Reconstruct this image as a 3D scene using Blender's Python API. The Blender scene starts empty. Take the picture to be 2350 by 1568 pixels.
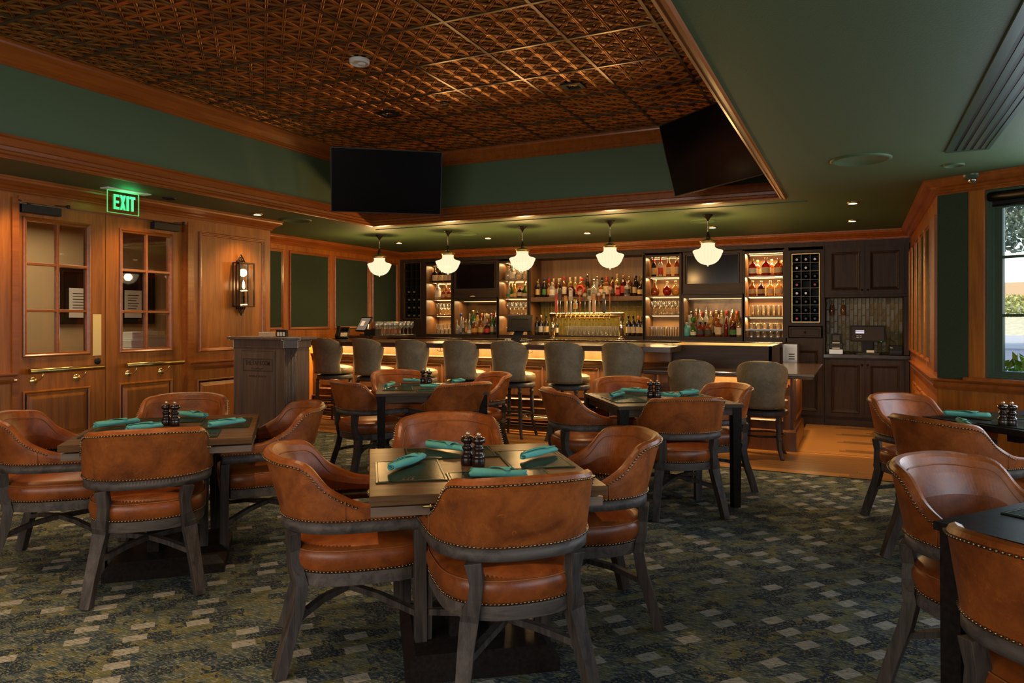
import bpy, bmesh, math, random
from math import sin, cos, pi, radians as R
from mathutils import Vector, Matrix
random.seed(7)
S = bpy.context.scene
COL = S.collection
# ---------------------------------------------------------------- camera
F_PX, YAW, CAM_Z, HOR = 1645.0, R(25.8), 1.38, 733.0
cd = bpy.data.cameras.new('camera'); cam = bpy.data.objects.new('camera', cd); COL.objects.link(cam)
cam.location = (0, 0, CAM_Z); cam.rotation_euler = (R(90), 0, YAW)
cd.sensor_width = 36; cd.lens = 36*F_PX/2350; cd.shift_y = -(784-HOR)/2350; cd.clip_start = .05; cd.clip_end = 300
S.camera = cam
# ---------------------------------------------------------------- colour management and world
S.view_settings.view_transform = 'Standard'; S.view_settings.look = 'None'
S.view_settings.gamma = 1; S.view_settings.use_curve_mapping = False
S.view_settings.exposure = 0.3
cy = S.cycles
cy.use_denoising = True
cy.max_bounces = 7; cy.diffuse_bounces = 4; cy.glossy_bounces = 3; cy.transmission_bounces = 4
cy.transparent_max_bounces = 14; cy.caustics_reflective = False; cy.caustics_refractive = False
cy.sample_clamp_indirect = 4.0; cy.use_adaptive_sampling = True; cy.adaptive_threshold = .02
W = bpy.data.worlds.new('sky'); S.world = W; W.use_nodes = True
wn = W.node_tree; wb = wn.nodes['Background']
sk = wn.nodes.new('ShaderNodeTexSky'); sk.sky_type = 'NISHITA'; sk.sun_elevation = R(38); sk.sun_rotation = R(200); sk.sun_disc = False
wn.links.new(sk.outputs[0], wb.inputs[0]); wb.inputs[1].default_value = .32

def lamp(name, kind, loc, power, color, rot=(0, 0, 0), **k):
    l = bpy.data.lights.new(name, kind); l.energy = power; l.color = color
    for a, b in k.items(): setattr(l, a, b)
    o = bpy.data.objects.new(name, l); COL.objects.link(o); o.location = loc; o.rotation_euler = rot
    return o
WARM = (1, .60, .24); WARM2 = (1, .66, .34); DAY = (.80, .90, 1.0)
sun = lamp('sun', 'SUN', (6, 0, 9), 2.3, (1, .93, .82), (R(50), 0, R(-28)), angle=R(.6))
# daylight falling in through the bay and side windows
lamp('daylight_window_bay', 'AREA', (2.35, 5.72, 1.65), 46, DAY, (R(90), 0, R(180-29.1)), shape='RECTANGLE', size=2.6, size_y=1.3)
lamp('daylight_window_side', 'AREA', (3.45, 1.6, 1.6), 80, DAY, (0, R(90), 0), shape='RECTANGLE', size=1.5, size_y=4.5)
lamp('back_fill_light', 'AREA', (-1.8, -2.4, 1.7), 100, (1, .93, .84), (R(90), 0, 0), shape='RECTANGLE', size=5.5, size_y=1.5)  # added soft fill behind the camera, no window in that wall
SPOT_SITES = [(-5.8, 5.73), (-6.094, 8.785), (-4.626, 8.805), (-3.181, 8.837), (-1.609, 8.961), (-.05, 7.68), (-.064, 9.065)]
for i, (x, y) in enumerate(SPOT_SITES):
    lamp('downlight_beam', 'SPOT', (x, y, 2.49), 50 if x < -1 else 120, WARM2, spot_size=R(105), spot_blend=.8, shadow_soft_size=.04)
TRAY_SITES = [(-3.93, 5.5), (-2.10, 5.5), (-3.93, 2.1), (-2.10, 2.1), (-3.93, .2), (-2.10, .2)]
for (x, y) in TRAY_SITES:
    lamp('tray_downlight_beam', 'SPOT', (x, y, 3.27), 105, WARM2, spot_size=R(82), spot_blend=.7, shadow_soft_size=.04)
for (x, y) in [(-5.75, 2.4), (-5.75, 3.4), (-5.8, 4.5)]:
    lamp('wall_fill_spot', 'SPOT', (x, y, 2.49), 42, WARM2, spot_size=R(120), spot_blend=.9, shadow_soft_size=.05)  # added warm spots to brighten the left wall, no lit fittings above
lamp('alcove_downlight_beam', 'SPOT', (1.3, 5.2, 2.49), 30, WARM2, spot_size=R(110), spot_blend=.8, shadow_soft_size=.05)

# ---------------------------------------------------------------- helpers
_c, _s = cos(YAW), sin(YAW)
def _ray(px, py):
    u = (px-1175)/F_PX; v = -(py-HOR)/F_PX
    return (_c*u-_s, _s*u+_c, v)
def aty(px, py, y): r = _ray(px, py); t = y/r[1]; return (r[0]*t, y, CAM_Z+r[2]*t)
def atx(px, py, x): r = _ray(px, py); t = x/r[0]; return (x, r[1]*t, CAM_Z+r[2]*t)
def atz(px, py, z): r = _ray(px, py); t = (z-CAM_Z)/r[2]; return (r[0]*t, r[1]*t, z)

class MB:
    def __init__(s): s.v = []; s.f = []; s.sm = []
    def add(s, vs, fs, smooth=False):
        n = len(s.v); s.v += [tuple(p) for p in vs]; s.f += [tuple(n+i for i in f) for f in fs]; s.sm += [smooth]*len(fs); return s
    def box(s, x0, x1, y0, y1, z0, z1, T=None):
        vs = [(x, y, z) for x in (x0, x1) for y in (y0, y1) for z in (z0, z1)]
        if T: vs = [T(*p) for p in vs]
        return s.add(vs, [(0, 1, 3, 2), (4, 6, 7, 5), (0, 4, 5, 1), (2, 3, 7, 6), (0, 2, 6, 4), (1, 5, 7, 3)])
    def cbox(s, cx, cy, cz, w, d, h, rot=0):
        c, n = cos(rot), sin(rot)
        return s.box(-w/2, w/2, -d/2, d/2, cz-h/2, cz+h/2, lambda x, y, z: (cx+c*x-n*y, cy+n*x+c*y, z))
    def frame(s, T, a0, a1, b0, b1, prof):
        rings = []
        for (i, c) in prof:
            rings.append([T(a0+i, b0+i, c), T(a1-i, b0+i, c), T(a1-i, b1-i, c), T(a0+i, b1-i, c)])
        vs = [p for r in rings for p in r]; fs = []
        for k in range(len(prof)-1):
            for j in range(4):
                fs.append((4*k+j, 4*k+(j+1) % 4, 4*k+4+(j+1) % 4, 4*k+4+j))
        return s.add(vs, fs)
    def panel(s, T, a0, a1, b0, b1, prof):
        s.frame(T, a0, a1, b0, b1, prof); i, c = prof[-1]
        return s.add([T(a0+i, b0+i, c), T(a1-i, b0+i, c), T(a1-i, b1-i, c), T(a0+i, b1-i, c)], [(0, 1, 2, 3)])
    def lathe(s, prof, seg=24, cx=0, cy=0, z0=0, n=2.0, smooth=True, cap=True, rib=0, sx=1, sy=1):
        vs = []; fs = []
        for (r, z) in prof:
            for k in range(seg):
                a = 2*pi*k/seg; ca, sa = cos(a), sin(a)
                q = 1 if n == 2 else (abs(ca)**n+abs(sa)**n)**(-1/n)
                rr = r*q*(1+(rib if k % 2 else 0)*(1 if .06 < r else 0))
                vs.append((cx+rr*ca*sx, cy+rr*sa*sy, z0+z))
        m = len(prof)
        for i in range(m-1):
            for k in range(seg):
                fs.append((i*seg+k, i*seg+(k+1) % seg, (i+1)*seg+(k+1) % seg, (i+1)*seg+k))
        s.add(vs, fs, smooth)
        if cap:
            o = len(s.v)-len(vs)
            s.f += [tuple(o+k for k in range(seg))[::-1], tuple(o+(m-1)*seg+k for k in range(seg))]; s.sm += [False, False]
        return s
    def tube(s, pts, r, seg=8, closed=False, smooth=True):
        pts = [Vector(p) for p in pts]; n = len(pts); rr = r if isinstance(r, (list, tuple)) else [r]*n
        vs = []; fs = []; up = None
        for i, p in enumerate(pts):
            a = pts[(i-1) % n] if (i > 0 or closed) else p; b = pts[(i+1) % n] if (i < n-1 or closed) else p
            t = (b-a).normalized()
            if up is None: up = Vector((0, 0, 1)) if abs(t.z) < .9 else Vector((1, 0, 0))
            u = (up-t*up.dot(t)); u = u.normalized() if u.length > 1e-6 else t.orthogonal().normalized(); up = u; w = t.cross(u)
            for k in range(seg):
                g = 2*pi*k/seg; vs.append(p+(u*cos(g)+w*sin(g))*rr[i])
        for i in range(n if closed else n-1):
            for k in range(seg):
                j = (i+1) % n; fs.append((i*seg+k, i*seg+(k+1) % seg, j*seg+(k+1) % seg, j*seg+k))
        s.add(vs, fs, smooth)
        if not closed:
            o = len(s.v)-len(vs); s.f += [tuple(o+k for k in range(seg)), tuple(o+(n-1)*seg+k for k in range(seg))]; s.sm += [False]*2
        return s
    def beam(s, pts, w, t, side):
        pts = [Vector(p) for p in pts]; n = len(pts); vs = []; fs = []
        ww = w if isinstance(w, (list, tuple)) else [w]*n
        for i, p in enumerate(pts):
            d = (pts[min(i+1, n-1)]-pts[max(i-1, 0)]).normalized(); a = Vector(side); a = (a-d*a.dot(d)).normalized(); b = d.cross(a)
            for (i1, i2) in ((-1, -1), (1, -1), (1, 1), (-1, 1)): vs.append(p+a*ww[i]/2*i1+b*t/2*i2)
        for i in range(n-1):
            for k in range(4): fs.append((i*4+k, i*4+(k+1) % 4, i*4+4+(k+1) % 4, i*4+4+k))
        fs += [(0, 1, 2, 3), tuple(4*(n-1)+k for k in range(4))]
        return s.add(vs, fs)
    def sweep(s, path, prof, closed=False, side=1):
        """profile (offset to the right of travel, z) mitred along a plan path"""
        n = len(path); P = [Vector(p) for p in path]; vs = []; fs = []
        for i in range(n):
            if closed or 0 < i < n-1:
                d1 = (P[i]-P[(i-1) % n]).normalized(); d2 = (P[(i+1) % n]-P[i]).normalized()
            elif i == 0: d1 = d2 = (P[1]-P[0]).normalized()
            else: d1 = d2 = (P[-1]-P[-2]).normalized()
            n1 = Vector((d1.y, -d1.x)); n2 = Vector((d2.y, -d2.x)); m = (n1+n2); m = m/max(1e-6, m.length); k = 1/max(.2, m.dot(n1))
            for (o, z) in prof: q = P[i]+m*(o*k*side); vs.append((q.x, q.y, z))
        L = len(prof)
        for i in range(n if closed else n-1):
            j = (i+1) % n
            for k in range(L): fs.append((i*L+k, i*L+(k+1) % L, j*L+(k+1) % L, j*L+k))
        if not closed: fs += [tuple(range(L)), tuple((n-1)*L+k for k in range(L))]
        return s.add(vs, fs)
    def outline(s, rings, cap=True, smooth=True, capb=True):
        """stack of closed rings [(pts2d), z]"""
        L = len(rings[0][0]); vs = []; fs = []
        for pts, z in rings: vs += [(p[0], p[1], z) for p in pts]
        for i in range(len(rings)-1):
            for k in range(L): fs.append((i*L+k, i*L+(k+1) % L, (i+1)*L+(k+1) % L, (i+1)*L+k))
        s.add(vs, fs, smooth); o = len(s.v)-len(vs)
        if capb: s.f.append(tuple(o+k for k in range(L))[::-1]); s.sm.append(False)
        if cap: s.f.append(tuple(o+(len(rings)-1)*L+k for k in range(L))); s.sm.append(False)
        return s
    def ball(s, c, r, seg=6, rings=3, flat=1.0):
        pr = [(r*sin(pi*i/(rings+1)), -r*cos(pi*i/(rings+1))*flat) for i in range(1, rings+1)]
        return s.lathe(pr, seg, c[0], c[1], c[2])
    def mesh(s, name, m, bevel=0):
        me = bpy.data.meshes.new(name); me.from_pydata(s.v, [], s.f); me.update()
        bm = bmesh.new(); bm.from_mesh(me); bmesh.ops.recalc_face_normals(bm, faces=bm.faces)
        bm.to_mesh(me); bm.free()
        me.polygons.foreach_set('use_smooth', s.sm)
        if m: me.materials.append(m)
        return me

def obj(name, mb, m, parent=None, bevel=0, kind=None, label=None, subsurf=0):
    me = mb if isinstance(mb, bpy.types.Mesh) else mb.mesh(name, m)
    o = bpy.data.objects.new(name, me); COL.objects.link(o)
    if parent is not None: o.parent = parent
    if bevel:
        b = o.modifiers.new('bevel', 'BEVEL'); b.width = bevel; b.segments = 2; b.limit_method = 'ANGLE'; b.angle_limit = R(50)
    if kind: o['kind'] = kind
    if label: o['label'] = label
    return o
def tag(o, label, cat, group=None):
    o['label'] = label; o['category'] = cat
    if group: o['group'] = group
    return o
def thing(name, label, cat, loc=(0, 0, 0), rz=0, group=None):
    o = bpy.data.objects.new(name, None); COL.objects.link(o); o.location = loc; o.rotation_euler = (0, 0, rz)
    return tag(o, label, cat, group)
KIDS = {}
def dup(root, loc, rz=None, label=None, group=None, cat=None):
    kids = KIDS.setdefault(root.name, None) or [(c, list(c.children)) for c in root.children]
    KIDS[root.name] = kids
    r = root.copy(); COL.objects.link(r); r.location = loc
    if rz is not None: r.rotation_euler = (0, 0, rz)
    if label: r['label'] = label
    if group: r['group'] = group
    for ch, gs in kids:
        c = ch.copy(); COL.objects.link(c); c.parent = r
        for g in gs: d = g.copy(); COL.objects.link(d); d.parent = c
    return r
def struct(name, mb, m, parent=None, bevel=0):
    o = obj(name, mb, m, parent, bevel); o['kind'] = 'structure'; return o

# ---------------------------------------------------------------- materials
def new_mat(name):
    m = bpy.data.materials.new(name); m.use_nodes = True; nt = m.node_tree
    return m, nt, nt.nodes['Principled BSDF']
def N(nt, t, **k):
    n = nt.nodes.new(t)
    for a, b in k.items():
        if a in n.inputs.keys() if isinstance(a, str) else False: n.inputs[a].default_value = b
        else: setattr(n, a, b)
    return n
def ramp(nt, fac, stops):
    r = nt.nodes.new('ShaderNodeValToRGB'); e = r.color_ramp.elements
    while len(e) < len(stops): e.new(.5)
    for i, (p, c) in enumerate(stops): e[i].position = p; e[i].color = (*c, 1) if len(c) == 3 else c
    nt.links.new(fac, r.inputs[0]); return r.outputs[0]
def coords(nt, scale=(1, 1, 1), rot=(0, 0, 0), kind='Object', loc=(0, 0, 0)):
    t = nt.nodes.new('ShaderNodeTexCoord'); m = nt.nodes.new('ShaderNodeMapping')
    m.inputs['Scale'].default_value = scale; m.inputs['Rotation'].default_value = rot; m.inputs['Location'].default_value = loc
    nt.links.new(t.outputs[kind], m.inputs[0]); return m.outputs[0]
def noise(nt, vec, scale, detail=4, rough=.55, dist=0):
    n = nt.nodes.new('ShaderNodeTexNoise'); n.inputs['Scale'].default_value = scale; n.inputs['Detail'].default_value = detail
    n.inputs['Roughness'].default_value = rough; n.inputs['Distortion'].default_value = dist
    nt.links.new(vec, n.inputs['Vector']); return n.outputs['Fac']
def bump(nt, b, h, strength, dist=.01):
    n = nt.nodes.new('ShaderNodeBump'); n.inputs['Strength'].default_value = strength; n.inputs['Distance'].default_value = dist
    nt.links.new(h, n.inputs['Height']); nt.links.new(n.outputs[0], b.inputs['Normal'])
def flat(name, c, rough=.5, metal=0, coat=0, em=None, es=0, nz=0, nscale=20, bp=0, bscale=200, spec=None):
    m, nt, b = new_mat(name); b.inputs['Base Color'].default_value = (*c, 1); b.inputs['Roughness'].default_value = rough
    b.inputs['Metallic'].default_value = metal; b.inputs['Coat Weight'].default_value = coat; b.inputs['Coat Roughness'].default_value = .15
    if spec is not None: b.inputs['Specular IOR Level'].default_value = spec
    if em: b.inputs['Emission Color'].default_value = (*em, 1); b.inputs['Emission Strength'].default_value = es
    if nz:
        v = coords(nt); f = noise(nt, v, nscale)
        nt.links.new(ramp(nt, f, [(.3, tuple(x*(1-nz) for x in c)), (.7, tuple(min(1, x*(1+nz)) for x in c))]), b.inputs['Base Color'])
    if bp: bump(nt, b, noise(nt, coords(nt), bscale, 3), bp, .002)
    return m
def wood(name, dark, light, axis=2, rough=.4, coat=.15, scale=1.0, grain=1.0, bp=.12, spec=.5):
    m, nt, b = new_mat(name); b.inputs['Specular IOR Level'].default_value = spec
    sc = [14*scale]*3; sc[axis] = 1.1*scale
    v = coords(nt, tuple(sc))
    f1 = noise(nt, v, 1.4, 8, .62, .6)
    sc2 = [90*scale]*3; sc2[axis] = 3*scale
    f2 = noise(nt, coords(nt, tuple(sc2)), 1.6, 3, .6)
    col = ramp(nt, f1, [(.28, dark), (.5, tuple((a+c)/2 for a, c in zip(dark, light))), (.74, light)])
    mx = nt.nodes.new('ShaderNodeMix'); mx.data_type = 'RGBA'; mx.blend_type = 'MULTIPLY'; mx.inputs[0].default_value = .55*grain
    fr = ramp(nt, f2, [(.3, (.55, .5, .45)), (.6, (1, 1, 1))])
    nt.links.new(col, mx.inputs[6]); nt.links.new(fr, mx.inputs[7]); nt.links.new(mx.outputs[2], b.inputs['Base Color'])
    b.inputs['Roughness'].default_value = rough; b.inputs['Coat Weight'].default_value = coat; b.inputs['Coat Roughness'].default_value = .2
    bump(nt, b, f2, bp, .002)
    return m
def glassy(name, tint, gloss=.12, rough=.02, alpha=0.0, body=(1, 1, 1)):
    """thin glass: tinted transparency plus a reflection, cheap to trace"""
    m = bpy.data.materials.new(name); m.use_nodes = True; nt = m.node_tree; nt.nodes.clear()
    o = nt.nodes.new('ShaderNodeOutputMaterial'); t = nt.nodes.new('ShaderNodeBsdfTransparent'); t.inputs[0].default_value = (*tint, 1)
    g = nt.nodes.new('ShaderNodeBsdfGlossy'); g.inputs['Roughness'].default_value = rough
    fr = nt.nodes.new('ShaderNodeFresnel'); fr.inputs[0].default_value = 1.5
    ad = nt.nodes.new('ShaderNodeMath'); ad.operation = 'ADD'; ad.inputs[1].default_value = gloss; ad.use_clamp = True
    nt.links.new(fr.outputs[0], ad.inputs[0])
    mx = nt.nodes.new('ShaderNodeMixShader'); nt.links.new(ad.outputs[0], mx.inputs[0]); nt.links.new(t.outputs[0], mx.inputs[1]); nt.links.new(g.outputs[0], mx.inputs[2])
    last = mx.outputs[0]
    if alpha:
        d = nt.nodes.new('ShaderNodeBsdfDiffuse'); d.inputs[0].default_value = (*body, 1)
        m2 = nt.nodes.new('ShaderNodeMixShader'); m2.inputs[0].default_value = alpha
        nt.links.new(last, m2.inputs[1]); nt.links.new(d.outputs[0], m2.inputs[2]); last = m2.outputs[0]
    nt.links.new(last, o.inputs[0]); return m
def leather(name, c1, c2, rough=.36, bs=1.0):
    m, nt, b = new_mat(name)
    oi = nt.nodes.new('ShaderNodeObjectInfo'); tc = nt.nodes.new('ShaderNodeTexCoord'); va = nt.nodes.new('ShaderNodeVectorMath'); va.operation = 'MULTIPLY_ADD'
    cx = nt.nodes.new('ShaderNodeCombineXYZ')
    for i in range(3): nt.links.new(oi.outputs['Random'], cx.inputs[i])
    nt.links.new(cx.outputs[0], va.inputs[0]); va.inputs[1].default_value = (9, 9, 9); nt.links.new(tc.outputs['Object'], va.inputs[2]); v = va.outputs[0]
    f = noise(nt, v, 5.5, 6, .6, .8); f2 = noise(nt, v, 38, 4, .7)
    col = ramp(nt, f, [(.3, c1), (.68, c2)])
    mx = nt.nodes.new('ShaderNodeMix'); mx.data_type = 'RGBA'; mx.blend_type = 'MULTIPLY'; mx.inputs[0].default_value = .5
    nt.links.new(col, mx.inputs[6]); nt.links.new(ramp(nt, f2, [(.35, (.62, .58, .55)), (.62, (1, 1, 1))]), mx.inputs[7])
    # fine pale scratches
    sc = nt.nodes.new('ShaderNodeTexNoise'); sc.inputs['Scale'].default_value = 7; sc.inputs['Detail'].default_value = 7; sc.inputs['Distortion'].default_value = 2.2; nt.links.new(v, sc.inputs['Vector'])
    sr = ramp(nt, sc.outputs['Fac'], [(.497, (0, 0, 0)), (.5, (.4, .4, .4)), (.503, (0, 0, 0))])
    m3 = nt.nodes.new('ShaderNodeMix'); m3.data_type = 'RGBA'; m3.blend_type = 'MIX'; nt.links.new(sr, m3.inputs[0]); nt.links.new(mx.outputs[2], m3.inputs[6]); m3.inputs[7].default_value = (*[min(1, x*1.7) for x in c2], 1)
    nt.links.new(m3.outputs[2], b.inputs['Base Color'])
    rr = nt.nodes.new('ShaderNodeMapRange'); rr.inputs[3].default_value = rough-.08; rr.inputs[4].default_value = rough+.12; nt.links.new(f2, rr.inputs[0]); nt.links.new(rr.outputs[0], b.inputs['Roughness'])
    bump(nt, b, noise(nt, v, 26*bs, 5, .6), .16, .006)
    return m

CH_D, CH_L = (.23, .060, .006), (.50, .160, .016)
M = {}
M['cherry_v'] = wood('cherry_vertical_grain', CH_D, CH_L, 2, .38, .1, grain=.7)
M['cherry_y'] = wood('cherry_grain_along_room', CH_D, CH_L, 1, .34, .3)
M['cherry_x'] = wood('cherry_grain_across_room', CH_D, CH_L, 0, .34, .3)
M['cherry_mould'] = wood('cherry_moulding', (.22, .055, .008), (.40, .115, .016), 1, .3, .25, bp=.03, grain=.5)
M['bar_v'] = wood('dark_oak_vertical_grain', (.020, .012, .010), (.056, .035, .028), 2, .45, 0, bp=.25, spec=.3)
M['bar_x'] = wood('dark_oak_horizontal_grain', (.020, .012, .010), (.056, .035, .028), 0, .45, 0, bp=.25, spec=.3)
M['bar_warm'] = wood('walnut_brown_panel', (.11, .046, .013), (.22, .10, .032), 2, .42, .15)
M['niche_side'] = wood('walnut_niche_side', (.085, .036, .011), (.16, .072, .024), 2, .45, .05)
M['die_wood'] = wood('bar_front_brown_wood', (.09, .032, .011), (.18, .068, .022), 2, .36, .2)
M['counter'] = wood('bar_counter_wood', (.05, .028, .018), (.12, .07, .045), 0, .16, .6, bp=.05)
M['table_x'] = wood('walnut_table_top', (.075, .037, .017), (.175, .092, .045), 0, .27, 0, bp=.03, spec=.14)
M['table_edge'] = wood('walnut_table_edge', (.12, .072, .045), (.25, .165, .11), 0, .38, .15, bp=.1)
M['table_dark'] = flat('black_stained_table_wood', (.018, .014, .013), .38, coat=.15, nz=.3, nscale=60, bp=.15, bscale=260)
M['table_grey'] = wood('dark_grey_brown_table_wood', (.05, .034, .026), (.105, .075, .055), 0, .27, 0, bp=.03, spec=.14)
M['frame_wood'] = wood('weathered_grey_oak', (.018, .014, .012), (.115, .090, .078), 2, .55, 0, scale=1.5, bp=.5, spec=.3)
M['ring_wood'] = wood('weathered_grey_oak_rail', (.042, .033, .029), (.155, .125, .11), 0, .55, 0, scale=1.2, bp=.4, spec=.3, grain=.6)
M['stool_wood'] = wood('weathered_blue_grey_oak', (.030, .027, .028), (.105, .095, .094), 2, .5, .05, scale=1.6, bp=.4)
M['lectern'] = wood('taupe_walnut', (.085, .055, .042), (.165, .11, .083), 2, .45, .1, bp=.2)
M['leather'] = leather('cognac_leather', (.15, .034, .0065), (.40, .103, .0165), .36)
M['leather2'] = leather('cognac_leather_seat', (.14, .031, .0065), (.36, .088, .015), .34)
M['stool_lea'] = leather('olive_grey_leather', (.17, .135, .078), (.30, .245, .15), .5, 1.6)
M['stool_seat'] = leather('tan_olive_leather', (.17, .12, .055), (.28, .20, .10), .4)
M['pipe'] = flat('leather_piping', (.30, .095, .02), .5)
M['nail'] = flat('antique_brass_nails', (.30, .22, .13), .32, 1)
M['brass'] = flat('polished_brass', (.85, .60, .25), .26, 1, nz=.08, nscale=6)
M['brass_old'] = flat('aged_brass', (.42, .31, .12), .3, 1, nz=.35, nscale=9)
M['bronze'] = flat('dark_bronze', (.05, .035, .025), .35, .8)
M['gold'] = flat('gold_edging', (.75, .52, .2), .3, 1)
M['chrome'] = flat('chrome', (.7, .7, .7), .15, 1)
M['steel'] = flat('brushed_steel', (.55, .52, .48), .35, 1)
M['black'] = flat('black_plastic', (.008, .008, .009), .45, spec=.3)
M['blackm'] = flat('matt_black_metal', (.02, .018, .017), .4, .3)
M['screen'] = flat('unlit_screen_glass', (.004, .003, .004), .16, spec=.25)
M['green'] = flat('dark_green_paint', (.082, .138, .07), .55, bp=.25, bscale=160)
M['green_c'] = flat('dark_green_ceiling_paint', (.064, .115, .05), .6, bp=.5, bscale=130)
M['fabric'] = flat('dark_green_acoustic_fabric', (.035, .052, .030), .9, nz=.25, nscale=220, bp=.4, bscale=500, spec=.2)
M['winpaint'] = flat('green_window_paint', (.045, .085, .055), .35, coat=.2)
M['white'] = flat('white_plastic', (.75, .75, .73), .4)
M['paper'] = flat('white_paper', (.78, .74, .66), .7)
M['teal'] = flat('teal_napkin_cloth', (.12, .40, .34), .85, nz=.12, nscale=30, bp=.5, bscale=420, spec=.25)
M['mat'] = flat('dark_green_bonded_leather_mat', (.022, .032, .019), .15, bp=.10, bscale=330, spec=.18)
M['mill'] = flat('dark_stained_turned_wood', (.018, .008, .006), .2, coat=.6)
M['stone'] = flat('dark_marble', (.03, .016, .011), .18, coat=.3, nz=.6, nscale=4)
M['grid'] = flat('bronze_ceiling_grid', (.16, .10, .055), .32, .7)
M['beige_wall'] = flat('cream_lobby_wall', (.55, .40, .22), .7)
M['mirror'] = flat('antique_mirror', (.15, .095, .05), .25, .8, nz=.35, nscale=9)
M['lit_panel'] = flat('gold_brown_shelf_back', (.36, .20, .07), .4)
def opal():
    m = bpy.data.materials.new('opal_glass_lit'); m.use_nodes = True; nt = m.node_tree; nt.nodes.clear()
    o = nt.nodes.new('ShaderNodeOutputMaterial'); t = nt.nodes.new('ShaderNodeBsdfTransparent'); t.inputs[0].default_value = (1, .93, .8, 1)
    e = nt.nodes.new('ShaderNodeEmission'); e.inputs[1].default_value = 1.12
    tc = nt.nodes.new('ShaderNodeTexCoord'); sp = nt.nodes.new('ShaderNodeSeparateXYZ'); nt.links.new(tc.outputs['Object'], sp.inputs[0])
    at = nt.nodes.new('ShaderNodeMath'); at.operation = 'ARCTAN2'; nt.links.new(sp.outputs[1], at.inputs[0]); nt.links.new(sp.outputs[0], at.inputs[1])
    ml = nt.nodes.new('ShaderNodeMath'); ml.operation = 'MULTIPLY'; ml.inputs[1].default_value = 24; nt.links.new(at.outputs[0], ml.inputs[0])
    sn = nt.nodes.new('ShaderNodeMath'); sn.operation = 'SINE'; nt.links.new(ml.outputs[0], sn.inputs[0])
    nt.links.new(ramp(nt, sn.outputs[0], [(0, (.98, .77, .49)), (.9, (1, .82, .56))]), e.inputs[0])   # rib shading painted into the glow as faint stripes
    mx = nt.nodes.new('ShaderNodeMixShader'); mx.inputs[0].default_value = .62; nt.links.new(t.outputs[0], mx.inputs[1]); nt.links.new(e.outputs[0], mx.inputs[2])
    nt.links.new(mx.outputs[0], o.inputs[0]); return m
M['globe'] = opal()
M['led'] = flat('led_strip_lit', (.9, .8, .6), .5, em=(1, .66, .28), es=2.2)
M['bulb'] = flat('lamp_filament_bulb_lit', (1, .8, .5), .3, em=(1, .66, .30), es=28)
M['can'] = flat('downlight_lens_lit', (.9, .8, .6), .4, em=(1, .78, .48), es=5)
M['amber_lens'] = flat('amber_lit_reflector', (.5, .3, .1), .4, em=(1, .52, .10), es=.9)
M['exit'] = flat('exit_letters_lit', (.05, .8, .3), .5, em=(.05, 1, .22), es=1.3)
M['exitedge'] = flat('exit_panel_edge_lit', (.2, .8, .3), .5, em=(.12, .8, .22), es=.55)
M['glass'] = glassy('clear_window_glass', (.97, .98, .97), .02)
M['doorglass'] = glassy('door_pane_glass', (.9, .88, .84), .05)
M['acrylic'] = glassy('clear_acrylic', (.86, .93, .87), .01)
M['gl'] = glassy('drinking_glass', (.93, .92, .89), .10, .04, .05, (.9, .85, .75))
def copper():
    m, nt, b = new_mat('pressed_copper_tin'); v = coords(nt)
    f = noise(nt, v, 7, 5, .6)
    base = ramp(nt, f, [(.3, (.46, .21, .065)), (.7, (.84, .44, .16))])
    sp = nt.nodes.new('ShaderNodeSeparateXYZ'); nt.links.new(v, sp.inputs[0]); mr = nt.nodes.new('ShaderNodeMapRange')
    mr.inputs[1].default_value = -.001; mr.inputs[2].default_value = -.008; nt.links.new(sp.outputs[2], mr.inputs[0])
    pt = ramp(nt, mr.outputs[0], [(.0, (.22, .17, .13)), (1, (1, 1, 1))])     # darker in the recesses, full colour on the ridges
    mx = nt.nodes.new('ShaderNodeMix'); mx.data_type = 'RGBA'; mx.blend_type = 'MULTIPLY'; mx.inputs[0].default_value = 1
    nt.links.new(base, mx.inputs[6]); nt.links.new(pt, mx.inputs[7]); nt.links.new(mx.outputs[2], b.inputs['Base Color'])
    b.inputs['Metallic'].default_value = .9; b.inputs['Roughness'].default_value = .33
    return m
M['copper'] = copper()
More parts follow.
